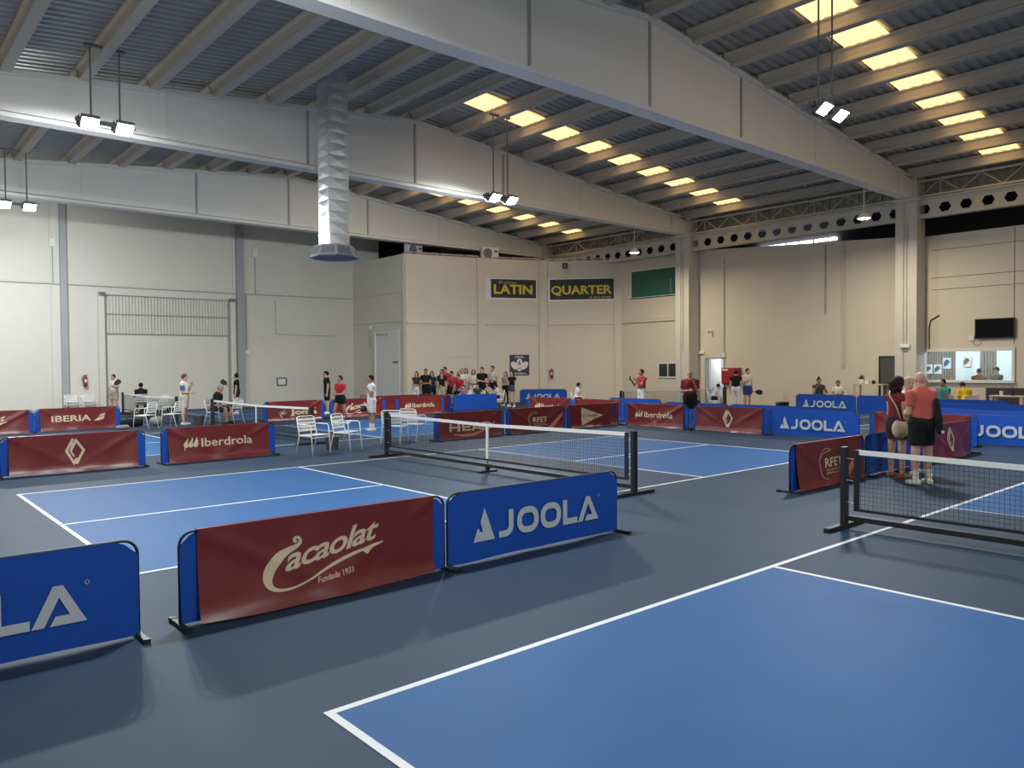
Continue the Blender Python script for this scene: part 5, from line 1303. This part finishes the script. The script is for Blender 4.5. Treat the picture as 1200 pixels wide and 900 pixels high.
# crowd
def cr(label, xy, f, H, **k): return person(label, xy, f, H, group=CROWD, **k)
cr('long-haired woman in dark top and white trousers at the edge of the crowd', (17.85, 25.6), 215, 1.68, arms=('clasp', 'clasp'), fem=True, shirt=(0.05, 0.03, 0.03), sleeve=0.1, bottom=WH, leglen=1.9, hair='long', hc=BROWN)
cr('man in a black shirt and black trousers, second in the crowd', (17.95, 25.0), 225, 1.80, arms=('clasp', 'clasp'), shirt=BK, bottom=BK, leglen=1.9, sk='tan')
cr('woman with dark hair between two men in black', (18.84, 25.8), 225, 1.68, arms=('clasp', 'down'), fem=True, shirt=NV, bottom=NV, leglen=1.9, hair='long')
cr('man with shaved hair in navy shirt and pale shorts', (18.62, 24.7), 200, 1.77, arms=('clasp', 'clasp'), shirt=(0.02, 0.02, 0.035), bottom=KH, leglen=0.9, hair='crop', hc=BROWN, sk='tan')
cr('woman in a sleeveless black top and pale skirt', (18.25, 24.2), 230, 1.62, fem=True, shirt=BK, sleeve=0.1, bottom=KH, leglen=0.7, hair='long', hc=DARK, arms=('clasp', 'down'))
cr('tall man in a bright red shirt, standing in the crowd', (19.31, 25.4), 200, 1.88, arms=('back', 'back'), shirt=(0.55, 0.03, 0.03), bottom=BK, leglen=0.9, sk='tan')
cr('spectator in a red striped shirt, leaning forward', (18.66, 23.9), 215, 1.72, arms=('knee', 'knee'), legs='rest', lean=0.3, shirt=(0.36, 0.04, 0.05), bottom=BK, leglen=0.7, sk='tan')
cr('spectator in a dark red shirt with short dark hair, leaning forward', (18.60, 23.3), 205, 1.58, arms=('knee', 'lap'), legs='rest', lean=0.25, shirt=(0.34, 0.02, 0.04), bottom=BK, leglen=0.5, sk='tan')
cr('grey-haired man in a white shirt behind the seated spectators', (20.21, 25.3), 215, 1.80, shirt=WH, bottom=KH, leglen=1.9, hair='crop', hc=GREY)
cr('woman in white with dark hair lifting a hand to her head', (20.80, 25.75), 215, 1.80, arms=('head', 'clasp'), fem=True, shirt=WH, bottom=KH, leglen=1.9, hair='long', hc=BROWN)
cr('woman in a loose white blouse with wavy brown hair', (20.25, 24.45), 225, 1.74, arms=('clasp', 'clasp'), fem=True, shirt=(0.62, 0.56, 0.50), bottom=WH, leglen=1.9, hair='long', hc=BROWN)
cr('man in black with arms crossed in the middle of the crowd', (20.16, 23.7), 200, 1.86, arms=('crossed', 'crossed'), shirt=BK, bottom=BK, leglen=1.9, hair='short', hc=BROWN, build=1.08)
cr('tall man in a pale shirt with arms crossed', (21.45, 24.5), 200, 1.91, arms=('crossed', 'crossed'), shirt=(0.55, 0.50, 0.46), bottom=BK, leglen=1.9, hair='short', hc=DARK)
cr('child in a dark green shirt sitting in the front of the crowd', (19.0, 22.55), 215, 1.36, arms=('lap', 'lap'), legs='sit', lean=0.15, shirt=(0.03, 0.05, 0.045), bottom=BK, leglen=0.8, hair='short')
cr('child in a purple shirt sitting in the crowd', (18.30, 22.65), 215, 1.25, arms=('lap', 'lap'), legs='sit', shirt=(0.20, 0.13, 0.28), bottom=BK, leglen=0.8, hair='fringe', hc=BROWN)
cr('woman with brown hair behind the girl in denim shorts', (21.5, 23.6), 205, 1.63, arms=('clasp', 'clasp'), fem=True, shirt=(0.30, 0.24, 0.20), bottom=BK, leglen=1.9, hair='long', hc=BROWN)
cr('girl in black top and denim shorts, last in the crowd', (21.02, 22.6), 195, 1.66, arms=('clasp', 'down'), legs='rest', fem=True, shirt=BK, sleeve=0.3, bottom=(0.05, 0.07, 0.12), leglen=0.4, hair='long', hc=BROWN)
cr('small child in white sitting on a chair at the crowd edge', (19.95, 22.33), 160, 1.25, arms=('lap', 'lap'), legs='sit', lean=0.15, shirt=WH, bottom=BK, leglen=0.8, hair='fringe', hc=DARK)
cr('child in a pale shirt sitting behind the small child in white', (20.05, 23.05), 170, 1.36, arms=('lap', 'chin'), legs='sit', lean=0.12, shirt=(0.55, 0.45, 0.40), bottom=BK, leglen=0.8, hair='long', hc=BROWN)
# right half
r1 = person('man in a red shirt and white shorts filming with a phone', (19.9, 14.15), 165, 1.74, ('phone', 'phone'), 'stand', shirt=(0.34, 0.04, 0.04), sleeve=0.55, bottom=WH, leglen=0.85, hair='short', hc=DARK, sk='tan', look=(0, 0.05))
phone(r1, 'r', 'dark phone held up by the man filming')
person('person in white with dark hair sitting beyond the burgundy barriers, back turned', (20.0, 17.52), -45, 1.50, ('lap', 'lap'), 'sit', lean=0.1, shirt=WH, bottom=BK, hair='short', hc=DARK)
person('bald man in a maroon shirt with arms folded between two barriers', (17.15, 10.05), 215, 1.72, ('crossed', 'chin'), 'stand', build=1.15, shirt=MR, sleeve=0.75, bottom=BK, leglen=0.85, shoe=WH, hair=None, sk='tan', look=(0, -0.12), sock=WH)
person('child in white bending on a chair near the open door', (24.6, 14.32), -60, 1.35, ('knee', 'knee'), 'sit', lean=0.35, shirt=WH, bottom=BK, hair='short')
person('man in a black vest and white trousers seen from behind, beside the red cabinet', (25.0, 13.55), 30, 1.66, ('clasp', 'down'), 'stand', shirt=BK, sleeve=0.3, bottom=WH, leglen=1.9, hair='short', lean=0.1)
r6 = person('boy in white shirt and blue shorts holding a paddle, beside the red cabinet', (26.1, 13.72), 250, 1.72, ('fore', 'down'), 'stand', shirt=WH, sleeve=0.6, bottom=(0.03, 0.06, 0.28), leglen=0.7, hair='short', shoe=WH)
hp, d = hand_pos(r6, 'l'); paddle(hp, (0.35, -0.85, -0.1), (0, 0, 1), 'dark paddle held low by the boy in blue shorts')
r7 = person('woman in a patterned dark top sitting with one hand on hip, looking at a phone', (27.2, 11.22), 215, 1.70, ('chin', 'hip'), 'sit', fem=True, build=1.15, shirt=(0.05, 0.055, 0.05), sleeve=0.0, bottom=(0.05, 0.055, 0.05), leglen=0.35, hair='bun', hc=DARK, sk='tan', look=(0, -0.25))
phone(r7, 'r', 'dark phone in the hand of the seated woman')
person('boy in a white shirt and black shorts sitting with folded arms', (27.2, 10.44), 215, 1.52, ('crossed', 'crossed'), 'sit', shirt=WH, bottom=BK, leglen=0.8, hair='short', hc=DARK, look=(0, -0.2), sk='tan')
person('man in a turquoise shirt sitting with a hand at his face', (25.75, 6.13), 165, 1.74, ('down', 'chin'), 'sit', shirt=(0.02, 0.28, 0.30), sleeve=0.6, bottom=BK, leglen=0.8, hair='short', hc=DARK, sk='tan')
person('visitor in a tan shirt inside the office behind the window', (29.6, 6.3), 10, 1.66, ('clasp', 'clasp'), 'stand', shirt=(0.28, 0.13, 0.04), sleeve=0.7, bottom=BK, leglen=1.9, hair='short', hc=BROWN)
person('visitor in a grey patterned shirt and dark cap inside the office', (29.6, 5.72), 150, 1.72, ('clasp', 'clasp'), 'stand', shirt=(0.18, 0.19, 0.20), sleeve=0.7, bottom=BK, leglen=1.9, hair='cap', hc=BK)
person('blond person standing between the curly-haired woman and the bald man', (11.92, 1.72), 225, 1.66, ('clasp', 'clasp'), 'stand', fem=True, build=0.95, shirt=(0.60, 0.50, 0.40), sleeve=0.5, bottom=KH, leglen=0.8, shoe=WH, hair='short', hc=(0.50, 0.36, 0.20), h=NH, hh=NHH)
person('person in a bright yellow shirt bent forward on a chair beside the man in turquoise', (25.62, 5.37), 49, 1.66, ('lap', 'lap'), 'sit', lean=0.35, look=(0, -0.5), shirt=(0.80, 0.50, 0.02), sleeve=0.6, bottom=BK, leglen=0.8, hair='short', hc=BROWN, sk='tan')
